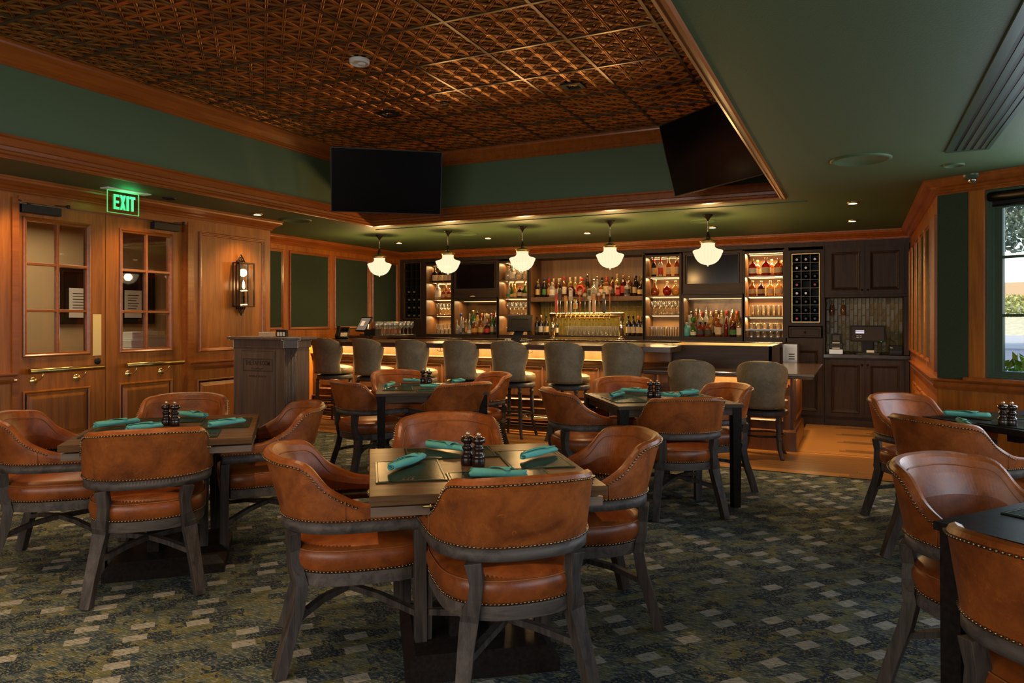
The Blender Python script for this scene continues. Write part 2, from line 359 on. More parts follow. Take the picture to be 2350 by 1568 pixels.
def carpet():
    m, nt, b = new_mat('patchwork_woven_carpet'); L = nt.links
    def MT(op, a, c=None, d=None, clamp=False):
        n = nt.nodes.new('ShaderNodeMath'); n.operation = op; n.use_clamp = clamp
        for i, x in enumerate((a, c, d)):
            if x is None: continue
            if isinstance(x, (int, float)): n.inputs[i].default_value = x
            else: L.new(x, n.inputs[i])
        return n.outputs[0]
    v = coords(nt, (1, 1, 1), (0, 0, R(-50)))
    sp = nt.nodes.new('ShaderNodeSeparateXYZ'); L.new(v, sp.inputs[0]); u, w = sp.outputs[0], sp.outputs[1]
    wob = noise(nt, v, 22, 3); u2 = MT('ADD', u, MT('MULTIPLY', wob, .012)); w2 = MT('ADD', w, MT('MULTIPLY', wob, .010))
    row = MT('FLOOR', MT('DIVIDE', w2, .062)); uo = MT('ADD', MT('DIVIDE', u2, .095), MT('MULTIPLY', row, .37)); col = MT('FLOOR', uo)
    cx = nt.nodes.new('ShaderNodeCombineXYZ'); L.new(col, cx.inputs[0]); L.new(row, cx.inputs[1])
    wh = nt.nodes.new('ShaderNodeTexWhiteNoise'); L.new(cx.outputs[0], wh.inputs['Vector']); h = wh.outputs['Value']
    lat = MT('LESS_THAN', MT('MODULO', MT('ADD', MT('ADD', MT('MULTIPLY', row, 2), col), 8000), 5), .5)
    light = MT('MULTIPLY', lat, MT('GREATER_THAN', h, .48))
    # fine weave streaks running along the rows
    st = noise(nt, coords(nt, (9, 150, 1), (0, 0, R(-50))), 1.6, 4, .7)
    big = noise(nt, coords(nt, (9, 14, 1), (0, 0, R(-50))), 1.0, 3, .6)
    mid = noise(nt, coords(nt, (40, 70, 1), (0, 0, R(-50))), 1.0, 4, .7)
    base = ramp(nt, MT('ADD', MT('MULTIPLY', big, .6), MT('MULTIPLY', h, .4)), [(.34, (.018, .036, .055)), (.44, (.075, .098, .078)), (.56, (.13, .115, .030)), (.68, (.145, .14, .08))])
    stc = ramp(nt, st, [(.43, (.009, .022, .040)), (.49, (.085, .10, .078)), (.56, (.36, .35, .27))])
    a = nt.nodes.new('ShaderNodeMix'); a.data_type = 'RGBA'; L.new(base, a.inputs[6]); L.new(stc, a.inputs[7])
    L.new(MT('MULTIPLY', ramp_f(nt, mid, .42, .60), .75), a.inputs[0])
    nv = nt.nodes.new('ShaderNodeMix'); nv.data_type = 'RGBA'; L.new(a.outputs[2], nv.inputs[6]); nv.inputs[7].default_value = (.010, .024, .045, 1)
    navy = MT('MULTIPLY', MT('GREATER_THAN', MT('ADD', MT('MULTIPLY', h, .5), MT('MULTIPLY', big, .55)), .60), ramp_f(nt, noise(nt, coords(nt, (70, 110, 1), (0, 0, R(-50))), 1, 4, .7), .42, .5))
    L.new(navy, nv.inputs[0])
    lt = nt.nodes.new('ShaderNodeMix'); lt.data_type = 'RGBA'; L.new(nv.outputs[2], lt.inputs[6])
    L.new(ramp(nt, st, [(.38, (.13, .14, .13)), (.55, (.36, .35, .31))]), lt.inputs[7]); L.new(MT('MULTIPLY', light, ramp_f(nt, mid, .30, .46)), lt.inputs[0])
    L.new(lt.outputs[2], b.inputs['Base Color']); b.inputs['Roughness'].default_value = .95; b.inputs['Specular IOR Level'].default_value = .15
    bump(nt, b, noise(nt, coords(nt, (150, 420, 1), (0, 0, R(-50))), 1.2, 2), .6, .004)
    return m
def ramp_f(nt, f, a, c):
    n = nt.nodes.new('ShaderNodeMapRange'); n.inputs[1].default_value = a; n.inputs[2].default_value = c; nt.links.new(f, n.inputs[0]); return n.outputs[0]
M['carpet'] = carpet()
M['plank'] = [wood('honey_oak_plank_%s' % n, (.27*k, .11*k, .025*k), (.52*k, .25*k, .065*k), 0, .3, .2, bp=.05) for n, k in (('pale', 1.22), ('mid', .92), ('deep', .64))]

# ================================================================ THE ROOM
XL, XR, YJ, XL2, YB = -6.10, .58, 6.22, -7.05, 10.2      # left wall, right wall, jog of the left wall, alcove wall, back
ZC, ZT = 2.51, 3.30                                        # low ceiling, tray ceiling
WA = R(29.1); WD = Vector((cos(WA), -sin(WA))); WN = Vector((-sin(WA), -cos(WA))); C0 = Vector((XR, 6.79)); WLEN = 3.05
C1 = C0+WD*WLEN
def TL(y, z, c): return (XL+c, y, z)
def TL2(y, z, c): return (XL2+c, y, z)
def TB(x, z, c): return (x, YB-c, z)
def TR(y, z, c): return (XR-c, y, z)
def TW(t, z, c): p = C0+WD*t+WN*c; return (p.x, p.y, z)
# floor: carpet plus oak planks
floor = struct('floor', MB().box(-7.4, 4.2, -3.2, 10.7, -.12, -.02), M['bar_v'])
YW = 6.88
mb = MB().box(-7.2, 3.6, -3.1, YW, -.02, .0)
obj('carpet', mb, M['carpet'], floor)
lens = [.9, 1.35, 1.1, 1.6, 1.2, .75, 1.45]
pw = .083; meshes = {}
y = YW; row = 0
while y < 8.02:
    w = min(pw, 8.02-y); x = -7.05-(row*.47) % 1.2; k = row
    while x < 1.0:
        L = lens[k % 7]; k += 1
        if x+L > -6.98:
            xa, xb = max(x, -7.03), min(x+L, 1.02)
            key = (k % 3, round(xb-xa, 2), round(w, 3))
            if key not in meshes: meshes[key] = MB().box(0, xb-xa-.002, .001, w-.001, -.02, .0).mesh('floor_plank', M['plank'][(k*5+row) % 3])
            o = obj('floor_plank', meshes[key], None, floor); o.location = (xa, y, random.uniform(0, .0006))
        x += L
    y += pw; row += 1
row = 0
while y < 10.2:
    w = min(pw, 10.2-y); x = -.6-(row*.39) % .9; k = row+2
    while x < 1.0:
        L = lens[k % 7]; k += 1
        if x+L > -.55:
            xa, xb = max(x, -.62), min(x+L, 1.02); o = obj('floor_plank', MB().box(0, xb-xa-.002, .001, w-.001, -.02, .0), M['plank'][(k*5+row) % 3], floor); o.location = (xa, y, 0)
        x += L
    y += pw; row += 1
mb = MB().box(-7.05, -.6, 8.02, 10.2, -.02, -.001); obj('aisle_mat', mb, M['black'], floor)
obj('carpet_edge_strip', MB().box(-7.0, 1.0, YW-.012, YW+.006, 0, .004), M['bronze'], floor)

# walls
DY0, DYM, DY1 = 3.465, 4.245, 5.075       # doors
ZD = 2.36
mb = MB().box(XL-.14, XL, -3.2, DY0, 0, 2.6).box(XL-.14, XL, DY1, YJ-.06, 0, 2.6).box(XL-.14, XL, DY0, DY1, ZD, 2.6).box(XL2-.1, XL, YJ-.06, YJ, 0, 2.6)
wl = struct('wall_left', mb, M['cherry_v'])
wl2 = struct('wall_left_alcove', MB().box(XL2-.12, XL2, YJ-.1, YB+.6, 0, 2.6), M['cherry_v']); wl2['kind'] = 'structure'
wbk = struct('wall_back', MB().box(XL2-.12, XR+.2, YB+.46, YB+.58, 0, 2.6), M['bar_v'])
wr = struct('wall_right', MB().box(XR, XR+.12, C0.y+.0, YB+.6, 0, 2.6), M['cherry_v'])
G0, G1, GZ0, GZ1 = .352, 1.60, .925, 2.385
mb = MB()
for (a, b_, z0, z1) in ((0, G0, 0, 2.6), (G0, WLEN, 0, GZ0), (G0, WLEN, GZ1, 2.6), (G1, G1+.28, GZ0, GZ1), (2.95, WLEN, GZ0, GZ1)):
    mb.box(a, b_, z0, z1, 0, -.13, lambda t, z, c: TW(t, z, c))
ww = struct('wall_window', mb, M['cherry_v'])
mb = MB().box(C1.x, C1.x+.12, 4.0, C1.y+.02, 0, 2.6).box(C1.x, C1.x+.12, -1, 4.0, 0, .9).box(C1.x, C1.x+.12, -1, 4.0, 2.35, 2.6).box(C1.x, C1.x+.12, -3.2, -1, 0, 2.6)
struct('wall_right_front', mb, M['cherry_v'])
struct('wall_front', MB().box(-7.2, C1.x+.12, -3.2, -3.08, 0, 2.6), M['cherry_v'])

# ceiling with the raised tray
TX0, TX1, TY0, TY1 = -5.32, -.60, -.6, 7.10
mb = MB().box(-7.3, TX0, -3.2, 10.8, ZC, ZC+.1).box(TX1, .72, -3.2, 10.8, ZC, ZC+.1).box(TX0, TX1, TY1, 10.8, ZC, ZC+.1).box(TX0, TX1, -3.2, TY0, ZC, ZC+.1)
cpts = [(.72, -3.2), (C1.x+.14, -3.2), (C1.x+.14, C1.y+.12), (.72, 6.86)]
mb.add([(x, y, z) for z in (ZC, ZC+.1) for x, y in cpts], [(0, 1, 2, 3), (4, 5, 6, 7), (0, 1, 5, 4), (1, 2, 6, 5), (2, 3, 7, 6), (3, 0, 4, 7)])
ceil = struct('ceiling', mb, M['green_c'])
obj('tray_wall', MB().box(TX0-.1, TX0, TY0, TY1, ZC+.1, ZT+.1), M['green'], ceil)
obj('tray_wall', MB().box(TX1, TX1+.1, TY0, TY1, ZC+.1, ZT+.1), M['green'], ceil)
obj('tray_wall', MB().box(TX0-.1, TX1+.1, TY1, TY1+.1, ZC+.1, ZT+.1), M['green'], ceil)
obj('tray_wall', MB().box(TX0-.1, TX1+.1, TY0-.1, TY0, ZC+.1, ZT+.1), M['green'], ceil)
obj('ceiling_backing', MB().box(TX0-.1, TX1+.1, TY0-.1, TY1+.1, ZT+.03, ZT+.1), M['bronze'], ceil)
# pressed tin tiles: one height-field mesh, shared
def tin_mesh(n=176, cells=4, s=.61):
    vs = []; fs = []
    c = s/cells
    def h(x, y):
        u, v = (x/c) % 1.0, (y/c) % 1.0
        def rid(d, wd, off): return math.exp(-((abs(d)-off)/wd)**2)
        du = min(u, 1-u); dv = min(v, 1-v)
        r = max(rid(du, .024, .048), rid(dv, .024, .048))
        d1 = abs(u-v)/1.414; d2 = abs(u+v-1)/1.414
        r = max(r, rid(d1, .022, .040)*.9, rid(d2, .022, .040)*.9)
        # small dish in the middle of each triangle
        m = min(du, dv, d1, d2); dish = max(0, 1-abs(m-.16)/.05)*.45
        return .012*max(r, dish*.5)
    for i in range(n+1):
        for j in range(n+1):
            x, y = i*s/n, j*s/n; vs.append((x-s/2, y-s/2, -h(x, y)))
    for i in range(n):
        for j in range(n):
            a = i*(n+1)+j; fs.append((a, a+1, a+n+2, a+n+1))
    mb = MB(); mb.add(vs, fs, True)
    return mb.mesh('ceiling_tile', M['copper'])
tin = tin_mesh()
GX0, GY0, GS = -4.84, 2.127, .61
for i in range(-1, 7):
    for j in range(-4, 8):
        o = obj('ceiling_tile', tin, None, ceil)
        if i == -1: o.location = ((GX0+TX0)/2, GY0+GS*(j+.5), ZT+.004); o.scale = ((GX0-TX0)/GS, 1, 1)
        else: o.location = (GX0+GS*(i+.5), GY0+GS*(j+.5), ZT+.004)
o = None
for j in range(-4, 9):
    obj('ceiling_grid_rail', MB().box(TX0, TX1, GY0+GS*j-.011, GY0+GS*j+.011, ZT-.012, ZT+.004), M['grid'], ceil)
for i in range(0, 7):
    obj('ceiling_grid_rail', MB().box(GX0+GS*i-.011, GX0+GS*i+.011, TY0, TY1, ZT-.0115, ZT+.004), M['grid'], ceil)
# mouldings
def crown(o, h, ztop):        # stepped cove profile, o = projection, h = height
    z = ztop
    return [(0, z), (o, z), (o, z-.014), (o*.93, z-.02), (o*.9, z-.034), (o*.62, z-.048-h*.10), (o*.40, z-h*.62), (o*.28, z-h*.72), (o*.30, z-h*.76), (o*.20, z-h*.82), (o*.20, z-h*.9), (o*.12, z-h*.96), (o*.12, z-h), (0, z-h)]
mb = MB().sweep([(XL, -3.08), (XL, YJ), (XL2, YJ), (XL2, YB), (XR, YB), (XR, C0.y), tuple(C1), (C1.x, -3.0)], crown(.105, .115, ZC))
struct('trim_1', mb, M['cherry_mould'], None)
path = [(TX0, TY0), (TX0, TY1), (TX1, TY1), (TX1, TY0)]
struct('trim_2', MB().sweep(path, crown(.10, .155, ZT-.005), closed=True), M['cherry_mould'])
low = [(-.012, ZC+.15), (.035, ZC+.15), (.035, ZC+.135), (.02, ZC+.125), (.02, ZC+.075), (.032, ZC+.065), (.03, ZC+.04), (.045, ZC+.03), (.045, ZC+.012), (.055, ZC-.002), (.055, ZC-.012), (.042, ZC-.014), (.040, ZC-.007), (.028, ZC-.007), (.026, ZC-.015), (.008, ZC-.016), (.0, ZC-.010), (-.002, ZC+.0), (-.012, ZC+.01)]
struct('trim_3', MB().sweep(path, low, closed=True), M['cherry_mould'])
# thin raised border on the low ceiling in front of the bar
struct('trim_4', MB().sweep([(TX0-.15, 7.42), (TX1+.15, 7.42)], [(0, ZC), (0, ZC-.008), (.05, ZC-.008), (.05, ZC)]), M['green_c'])
def rail(z1, o=.045, h=.075):
    return [(0, z1), (o, z1), (o, z1-.012), (o*.8, z1-.02), (o*.55, z1-.028), (o*.55, z1-h*.6), (o*.7, z1-h*.7), (o*.3, z1-h), (0, z1-h)]
for i, pth in enumerate(([(XL, -3.08), (XL, DY0-.02)], [(XL, DY1+.02), (XL, YJ), (XL2, YJ), (XL2, 7.9)], [(XR, 9.6), (XR, C0.y), tuple(C1)])):
    struct('trim_%d' % (5+i), MB().sweep(pth, rail(.95 if i < 2 else .90, .05, .085)), M['cherry_mould'])
bs = [(0, 0), (.03, 0), (.03, .12), (.022, .14), (.012, .165), (0, .17)]
struct('baseboard_left', MB().sweep([(XL, -3.08), (XL, DY0-.02)], bs).sweep([(XL, DY1+.02), (XL, YJ), (XL2, YJ), (XL2, 7.9)], bs), M['cherry_mould'])
struct('baseboard_right', MB().sweep([(XR, 10.2), (XR, C0.y), tuple(C1), (C1.x, -3.0)], bs), M['cherry_mould'])

PM = [(0, 0), (.002, .014), (.010, .022), (.020, .020), (.024, .012), (.034, .010), (.040, .002)]      # applied picture-frame moulding
RP = [(0, 0), (.003, .012), (.012, .016), (.02, .010), (.026, .0), (.036, .0), (.038, .004), (.075, .016)]   # raised panel
def mould(parent, T, a0, a1, b0, b1, fabric=False, raised=False, m='cherry_v'):
    if raised: return obj('raised_panel', MB().panel(T, a0, a1, b0, b1, RP), M[m], parent)
    if fabric: obj('fabric_panel', MB().panel(T, a0+.02, a1-.02, b0+.02, b1-.02, [(0, 0), (0, .006), (.012, .007)]), M['fabric'], parent)
    return obj('panel_moulding', MB().frame(T, a0, a1, b0, b1, PM), M['cherry_mould'] if m == 'cherry_v' else M[m], parent)
# left wall panels
mould(wl, TL, 5.225, 6.13, 1.045, 2.285); mould(wl, TL, 5.20, 6.13, .22, .765, raised=True)
mould(wl, TL, 2.3, 3.305, 1.045, 2.285); mould(wl, TL, 2.3, 3.305, .22, .765, raised=True)
mould(wl, TL, .6, 2.1, 1.045, 2.285); mould(wl, TL, .6, 2.1, .22, .765, raised=True)
for a, b_ in ((6.45, 7.425), (7.535, 8.37), (8.475, 9.315), (9.40, 10.10)): mould(wl2, TL2, a, b_, 1.235, 2.33, fabric=True)
for a, b_ in ((6.35, 7.2), (7.32, 7.90)): mould(wl2, TL2, a, b_, .2, .77, raised=True)
# door casing
obj('door_casing', MB().sweep([(XL, DY1-.0), (XL, DY1+.07)], [(0, 0), (.028, 0), (.028, ZD), (0, ZD)]).box(XL-.1, XL+.006, DY1-.012, DY1, 0, ZD), M['cherry_mould'], wl)
obj('door_casing', MB().box(XL-.1, XL+.006, DY0, DY0+.012, 0, ZD).box(XL, XL+.02, DY0-.05, DY0, 0, ZD), M['cherry_mould'], wl)
obj('door_head', MB().box(XL-.1, XL+.02, DY0, DY1+.07, ZD-.03, ZD+.02), M['cherry_y'], wl)

# ---------------------------------------------------------------- doors
def door(idx, y0, y1, g0, g1, handle, closer, plate):
    zt = ZD-.035; gz0, gz1 = 1.065, 2.225
    T = lambda y, z, c: (XL-.045+c, y, z)
    mb = MB().box(XL-.09, XL-.045, y0, g0+.035, .01, zt).box(XL-.09, XL-.045, g1-.035, y1, .01, zt).box(XL-.09, XL-.0452, g0+.035, g1-.035, .01, gz0+.035).box(XL-.09, XL-.0452, g0+.035, g1-.035, gz1-.035, zt)
    d = struct('door_%d' % idx, mb, M['cherry_v'])
    obj('glazing_frame', MB().frame(T, g0, g1, gz0, gz1, [(0, 0), (.004, .012), (.014, .016), (.024, .008), (.036, .004), (.036, -.03)]), M['cherry_mould'], d)
    ym = (g0+g1)/2; h = (gz1-gz0)/3
    obj('muntin', MB().beam([T(ym, gz0+.03, -.008), T(ym, gz1-.03, -.008)], .024, .03, (0, 1, 0)), M['cherry_mould'], d, .004)
    for k in (1, 2): obj('muntin', MB().beam([T(g0+.03, gz0+h*k, -.01), T(g1-.03, gz0+h*k, -.01)], .024, .03, (0, 0, 1)), M['cherry_mould'], d, .004)
    for c0, c1 in ((g0+.034, ym-.012), (ym+.012, g1-.034)):
        for k in range(3):
            z0 = gz0+h*k+(.034 if k == 0 else .012); z1 = gz0+h*(k+1)-(.034 if k == 2 else .012)
            obj('pane', MB().panel(T, c0, c1, z0, z1, [(0, -.03), (0, -.022), (.016, -.019)]), M['doorglass'], d)
    obj('raised_panel', MB().panel(T, g0, g1, .36, .79, RP), M['cherry_v'], d)
    # brass pull bar on two brackets
    a, b_ = handle; z = .955
    hd = obj('pull_bar', MB().tube([T(a, z, .085), T(b_, z, .085)], .023, 16), M['brass_old'], d)
    for yy in (a+.11, b_-.16):
        zb = z-.085
        obj('bracket', MB().lathe([(.001, -.004), (.034, -.004), (.034, 0), (.024, .006), (.008, .01), (.001, .011)], 18, cap=False).mesh('bracket', M['brass']), None, hd)
        o = hd.children[-1]; o.location = T(yy-.03, zb, .004); o.rotation_euler = (0, R(90), 0)
        obj('bracket', MB().tube([T(yy-.03, zb, .01), T(yy-.012, zb+.004, .045), T(yy, zb+.03, .07), T(yy, z-.018, .082)], .007, 8).cbox(XL-.045+.084, yy, z-.019, .02, .05, .004), M['brass'], hd)
    a, b_ = closer; z0 = 2.250
    cl = obj('door_closer', MB().box(XL-.045, XL+.02, a, b_, z0, z0+.068), M['blackm'], d, .004)
    ya = a+(b_-a)*.22 if idx == 1 else a+.02
    obj('closer_arm', MB().tube([T(ya, z0+.085, .035), T(ya+.30, z0+.088, .075)], .006, 6).tube([T(ya+.3 if idx == 2 else ya-.10, z0+.089, .07), T(ya, z0+.089, .035)], .006, 6).lathe([(.014, -.02), (.014, .02)], 12, XL-.045+.035, ya, z0+.082).lathe([(.013, -.014), (.013, .014)], 12, XL-.045+.075, ya+.30, z0+.088), M['blackm'], cl)
    if plate:
        obj('push_plate', MB().box(XL-.045, XL-.042, 4.125, 4.205, 1.055, 1.425), flat('satin_brass_plate', (.95, .72, .30), .42, .55), d, .001)
        lk = obj('lock_cylinder', MB().lathe([(.03, 0), (.03, .006), (.022, .012), (.001, .012)], 20, cap=False).mesh('lock_cylinder', M['black']), None, d)
        lk.location = (XL-.045, 4.17, 1.005); lk.rotation_euler = (0, R(90), 0)
    return d
door(1, DY0+.014, DYM-.003, 3.525, 4.105, (3.535, 4.17), (3.49, 3.81), True)
door(2, DYM+.003, DY1-.014, 4.375, 4.95, (4.39, 5.01), (4.70, 4.985), False)

# lobby behind the glazed doors
struct('wall_lobby_left', MB().box(-8.75, -8.65, 1.5, 9, 0, 2.6), M['beige_wall']); struct('wall_lobby_front', MB().box(-8.7, XL-.14, 1.4, 1.5, 0, 2.6), M['beige_wall']); struct('wall_lobby_back', MB().box(-8.7, XL2-.12, 8.9, 9.0, 0, 2.6), M['beige_wall'])
struct('floor_lobby', MB().box(-8.7, XL-.1, 1.4, 9, -.1, -.001), M['beige_wall'])
struct('ceiling_lobby', MB().box(-8.7, -7.3, 1.4, 9, 2.6, 2.7), M['beige_wall'])
lamp('lobby_lamp', 'AREA', (-7.5, 4.6, 2.45), 26, (1, .78, .50), (0, 0, 0), size=1.6)
TLo = lambda y, z, c: (-8.645+c, y, z)
p0 = atx(152, 628, -8.62); p1 = atx(232, 728, -8.62)
nb = obj('notice_board', MB().panel(TLo, p0[1]-.1, p1[1]+.75, 1.32, 2.0, [(0, 0), (0, .05), (.05, .055), (.06, .03)]), M['mill'])
tag(nb, 'dark framed notice board seen through the glazed entrance doors', 'notice board')
obj('name_plate', MB().box(-8.6, -8.59, p0[1]+.22, p0[1]+.62, 1.82, 1.93), M['brass_old'], nb)
for k, (a, w) in enumerate(((.02, .26), (.33, .26), (.75, .24))):
    pg = obj('notice', MB().box(-8.6, -8.59, p0[1]+a, p0[1]+a+w, 1.40, 1.76), M['paper'], nb)
    for q in range(6): obj('print_line', MB().box(-8.59, -8.588, p0[1]+a+.04, p0[1]+a+w-.04-.02*(q % 3), 1.69-.035*q, 1.698-.035*q), M['blackm'], pg)
bx = thing('box_stack', 'stack of white boxes behind the lower pane of the right hand entrance door', 'boxes', (-7.0, 5.15, 0))
for k in range(4): obj('box', MB().cbox(0, 0, .95+.085*k, .3-.04*k, .3-.05*k, .08), M['white'], bx, .004)
obj('stand', MB().cbox(0, 0, .45, .4, .4, .9), M['beige_wall'], bx)

# ---------------------------------------------------------------- right wall
for a, b_ in ((7.28, 7.78), (7.86, 8.40), (8.48, 9.02), (9.10, 9.64), (9.72, 10.15)): mould(wr, TR, a, b_, .99, 2.24, fabric=True)
for a, b_ in ((7.02, 7.62), (7.72, 8.30), (8.40, 8.98), (9.08, 9.55)): mould(wr, TR, a, b_, .2, .66, raised=True)
obj('corner_post', MB().box(XR-.02, XR+.02, C0.y+.03, C0.y+.33, .95, 2.24), M['cherry_v'], wr, .004)
# window wall
obj('fabric_panel', MB().box(.012, .235, .905, 2.385, 0, .03, TW), M['fabric'], ww, .003)
obj('window_casing', MB().box(.237, G0, .915, 2.39, 0, .018, TW), M['cherry_v'], ww, .003)
obj('window_casing', MB().box(G1, G1+.28, .915, 2.39, 0, .018, TW), M['cherry_v'], ww, .003)
for a, b_ in ((.07, 1.45), (1.55, 2.9)): mould(ww, TW, a, b_, .2, .66)
struct('trim_8', MB().box(.225, WLEN, .895, .925, -.05, .085, TW), M['cherry_mould'], None, .006)
def window(idx, a0, a1):
    T = lambda t, z, c: TW(t, z, c-.02)
    w = struct('window_%d' % idx, MB().frame(T, a0, a1, .925, 2.385, [(0, .018), (.0, .0), (.018, .0), (.02, -.012), (.032, -.012), (.034, -.03), (.044, -.03), (.044, -.1)]), M['winpaint'])
    obj('sash', MB().frame(T, a0+.044, a1-.044, .925, 2.30, [(0, -.04), (.052, -.036), (.056, -.05), (.056, -.075)]), M['winpaint'], w)
    zs = [.98, 1.41, 1.86, 2.28]
    for z in zs[1:3]: obj('glazing_bar', MB().beam([T(a0+.09, z, -.052), T(a1-.09, z, -.052)], .02, .035, (0, 0, 1)), M['winpaint'], w, .003)
    xm = (a0+a1)/2
    obj('glazing_bar', MB().beam([T(xm, .97, -.052), T(xm, 2.28, -.052)], .02, .035, (WD.x, WD.y, 0)), M['winpaint'], w, .003)
    for k in range(3):
        for (p, q) in ((a0+.098, xm-.01), (xm+.01, a1-.098)):
            obj('pane', MB().add([T(p, zs[k]+.008, -.055), T(q, zs[k]+.008, -.055), T(q, zs[k+1]-.008, -.055), T(p, zs[k+1]-.008, -.055)], [(0, 1, 2, 3)]), M['glass'], w)
    b = obj('roller_blind', MB().tube([T(a0+.012, 2.33, -.012), T(a1-.012, 2.33, -.012)], .036, 20).box(a0+.02, a1-.02, 2.262, 2.33, -.03, -.024, T), M['black'])
    tag(b, 'black rolled up blind under the head of the %s window' % ('first green framed' if idx == 1 else 'second'), 'blind')
    obj('hem_bar', MB().tube([T(a0+.02, 2.262, -.027), T(a1-.02, 2.262, -.027)], .008, 8), M['blackm'], b)
window(1, G0, G1); window(2, G1+.28, 2.95)
w3 = struct('window_3', MB().frame(lambda y, z, c: (C1.x+.04-c, y, z), -1, 4.0, .9, 2.35, [(0, 0), (0, .05), (.06, .05), (.06, 0)]), M['winpaint'])
for k in range(1, 6): obj('glazing_bar', MB().box(C1.x+.02, C1.x+.06, -1+k*5/6-.03, -1+k*5/6+.03, .95, 2.3), M['winpaint'], w3)

# ---------------------------------------------------------------- ceiling fittings
def disc(name, label, cat, x, y, z, r, m, inner=None, group=None, ring=.012):
    o = obj(name, MB().lathe([(r, .0), (r, -ring*.4), (r*.93, -ring), (r*.86, -ring), (r*.84, -ring*.5), (.002, -ring*.5)], 32, cap=False).mesh(name, m), None); o.location = (x, y, z)
    tag(o, label, cat, group)
    if inner: obj('lens', MB().lathe([(r*.7, -ring-.0005), (.002, -ring-.0005)], 24, cap=False).mesh('lens', inner), None, o)
    return o
dl = ['beside the wall sconce', 'nearest the alcove corner over the bar', 'second from the left over the back bar', 'above the middle of the back bar', 'above the right hand television', 'right of the last pendant, nearer the camera', 'above the dark wall cupboards']
for (x, y), t in zip(SPOT_SITES, dl): disc('recessed_downlight', 'small lit downlight in the green ceiling '+t, 'ceiling light', x, y, ZC, .055, M['brass_old'], M['can'], 'recessed downlights in the low ceiling')
for (x, y, r, t) in ((.013, 5.632, .20, 'large round ceiling speaker near the slot vent, right of the tray'), (-5.757, 6.272, .17, 'round ceiling speaker above the host stand'), (-4.644, 8.236, .15, 'round ceiling speaker between the first and third pendants'), (-1.613, 8.356, .15, 'round ceiling speaker behind the rightmost pendant')):
    disc('ceiling_speaker', 'green '+t, 'speaker', x, y, ZC, r, M['green_c'], None, 'round speakers in the low ceiling')
disc('sprinkler_cover', 'small green sprinkler cover beside the slot vent end', 'sprinkler', .627, 6.119, ZC, .07, M['green_c'])
disc('unlit_downlight', 'dark unlit downlight behind the exit sign', 'ceiling light', -5.78, 4.62, ZC, .06, M['black'])
disc('sprinkler_cover', 'small dark sprinkler cover in the copper tray ceiling', 'sprinkler', -3.301, 5.463, ZT-.008, .045, M['grid'])
sm = disc('smoke_detector', 'round white smoke detector on the copper tile ceiling', 'smoke detector', -3.316, 4.273, ZT-.006, .075, M['white'], None, None, .03)
obj('sensor', MB().lathe([(.03, -.03), (.026, -.04), (.002, -.042)], 20, .02, 0, 0, cap=False), M['white'], sm)
for k, ((x, y), t) in enumerate(zip(TRAY_SITES, ('left', 'right', 'left nearer', 'right nearer', 'left nearest', 'right nearest'))):
    o = obj('square_downlight', MB().frame(lambda a, b_, c: (x+a, y+b_, ZT-.014+c), -.085, .085, -.085, .085, [(0, .01), (0, -.006), (.035, -.006), (.045, .012), (.05, .012)]), M['blackm'])
    tag(o, 'square black trimmed downlight in the copper tray, %s one' % t, 'ceiling light', 'square downlights in the tray')
    obj('lens', MB().box(x-.036, x+.036, y-.036, y+.01, ZT-.003, ZT-.001), M['amber_lens'], o)
dc = thing('dome_camera', 'green dome camera with chrome bubble on the crown by the window', 'camera', (.806, 6.60, ZC))
obj('housing', MB().lathe([(.075, 0), (.075, -.012), (.062, -.035), (.04, -.042), (.002, -.042)], 24, cap=False), M['winpaint'], dc)
obj('bubble', MB().lathe([(.035, -.04), (.033, -.055), (.024, -.07), (.01, -.077), (.001, -.078)], 20, cap=False), M['chrome'], dc)
vt = thing('slot_vent', 'long green four slot air vent in the low ceiling at upper right', 'vent', (.65, 0, ZC))
for k in range(5): obj('slat', MB().box(-.105+k*.045, -.105+k*.045+(.026), 0.4, 5.62, -.005, 0), M['winpaint'], vt)
obj('frame', MB().frame(lambda a, b_, c: (a, b_, c), -.125, .125, .38, 5.63, [(0, 0), (0, -.01), (.022, -.01), (.022, 0)]), M['winpaint'], vt)
obj('duct', MB().box(-.11, .11, .4, 5.61, -.002, -.0005), M['black'], vt)

# exit sign
ex = thing('exit_sign', 'green lit clear panel exit sign hanging from the ceiling by the entrance doors', 'exit sign', (-5.79, 4.165, ZC))
obj('canopy', MB().cbox(0, .03, -.006, .10, .42, .012), M['white'], ex, .003)
sgn = obj('panel', MB().cbox(0, .0, -.115, .006, .30, .19), M['acrylic'], ex)
obj('panel_edge', MB().frame(lambda a, b_, c: (c, a, b_), -.15, .15, -.21, -.018, [(0, .004), (0, -.004), (.004, -.004), (.004, .004), (0, .004)]), M['exitedge'], ex)
def letters(word, x0, h, wl, gap, T, t=.002):
    st = {'E': [(0, .34, 0, 1), (.34, 1, 0, .16), (.34, .95, .42, .58), (.34, 1, .84, 1)], 'I': [(.0, .46, 0, 1)], 'T': [(.0, 1, .84, 1), (.3, .7, 0, .84)]}
    mbs = []
    for ch in word:
        mb = MB(); w = wl*(.46 if ch == 'I' else 1)
        if ch == 'X':
            for sx in (1, -1):
                q = [(.0, 0), (.36, 0), (1, 1), (.64, 1)]; q = [((u if sx == 1 else 1-u), v) for u, v in q]
                mb.add([T(x0+u*wl, v*h, c) for c in (0, t) for u, v in q], [(0, 1, 2, 3), (4, 5, 6, 7), (0, 1, 5, 4), (1, 2, 6, 5), (2, 3, 7, 6), (3, 0, 4, 7)])
        else:
            for (u0, u1, v0, v1) in st[ch]: mb.box(x0+u0*wl, x0+u1*wl, v0*h, v1*h, 0, t, T)
        mbs.append(mb); x0 += w+gap
    return mbs
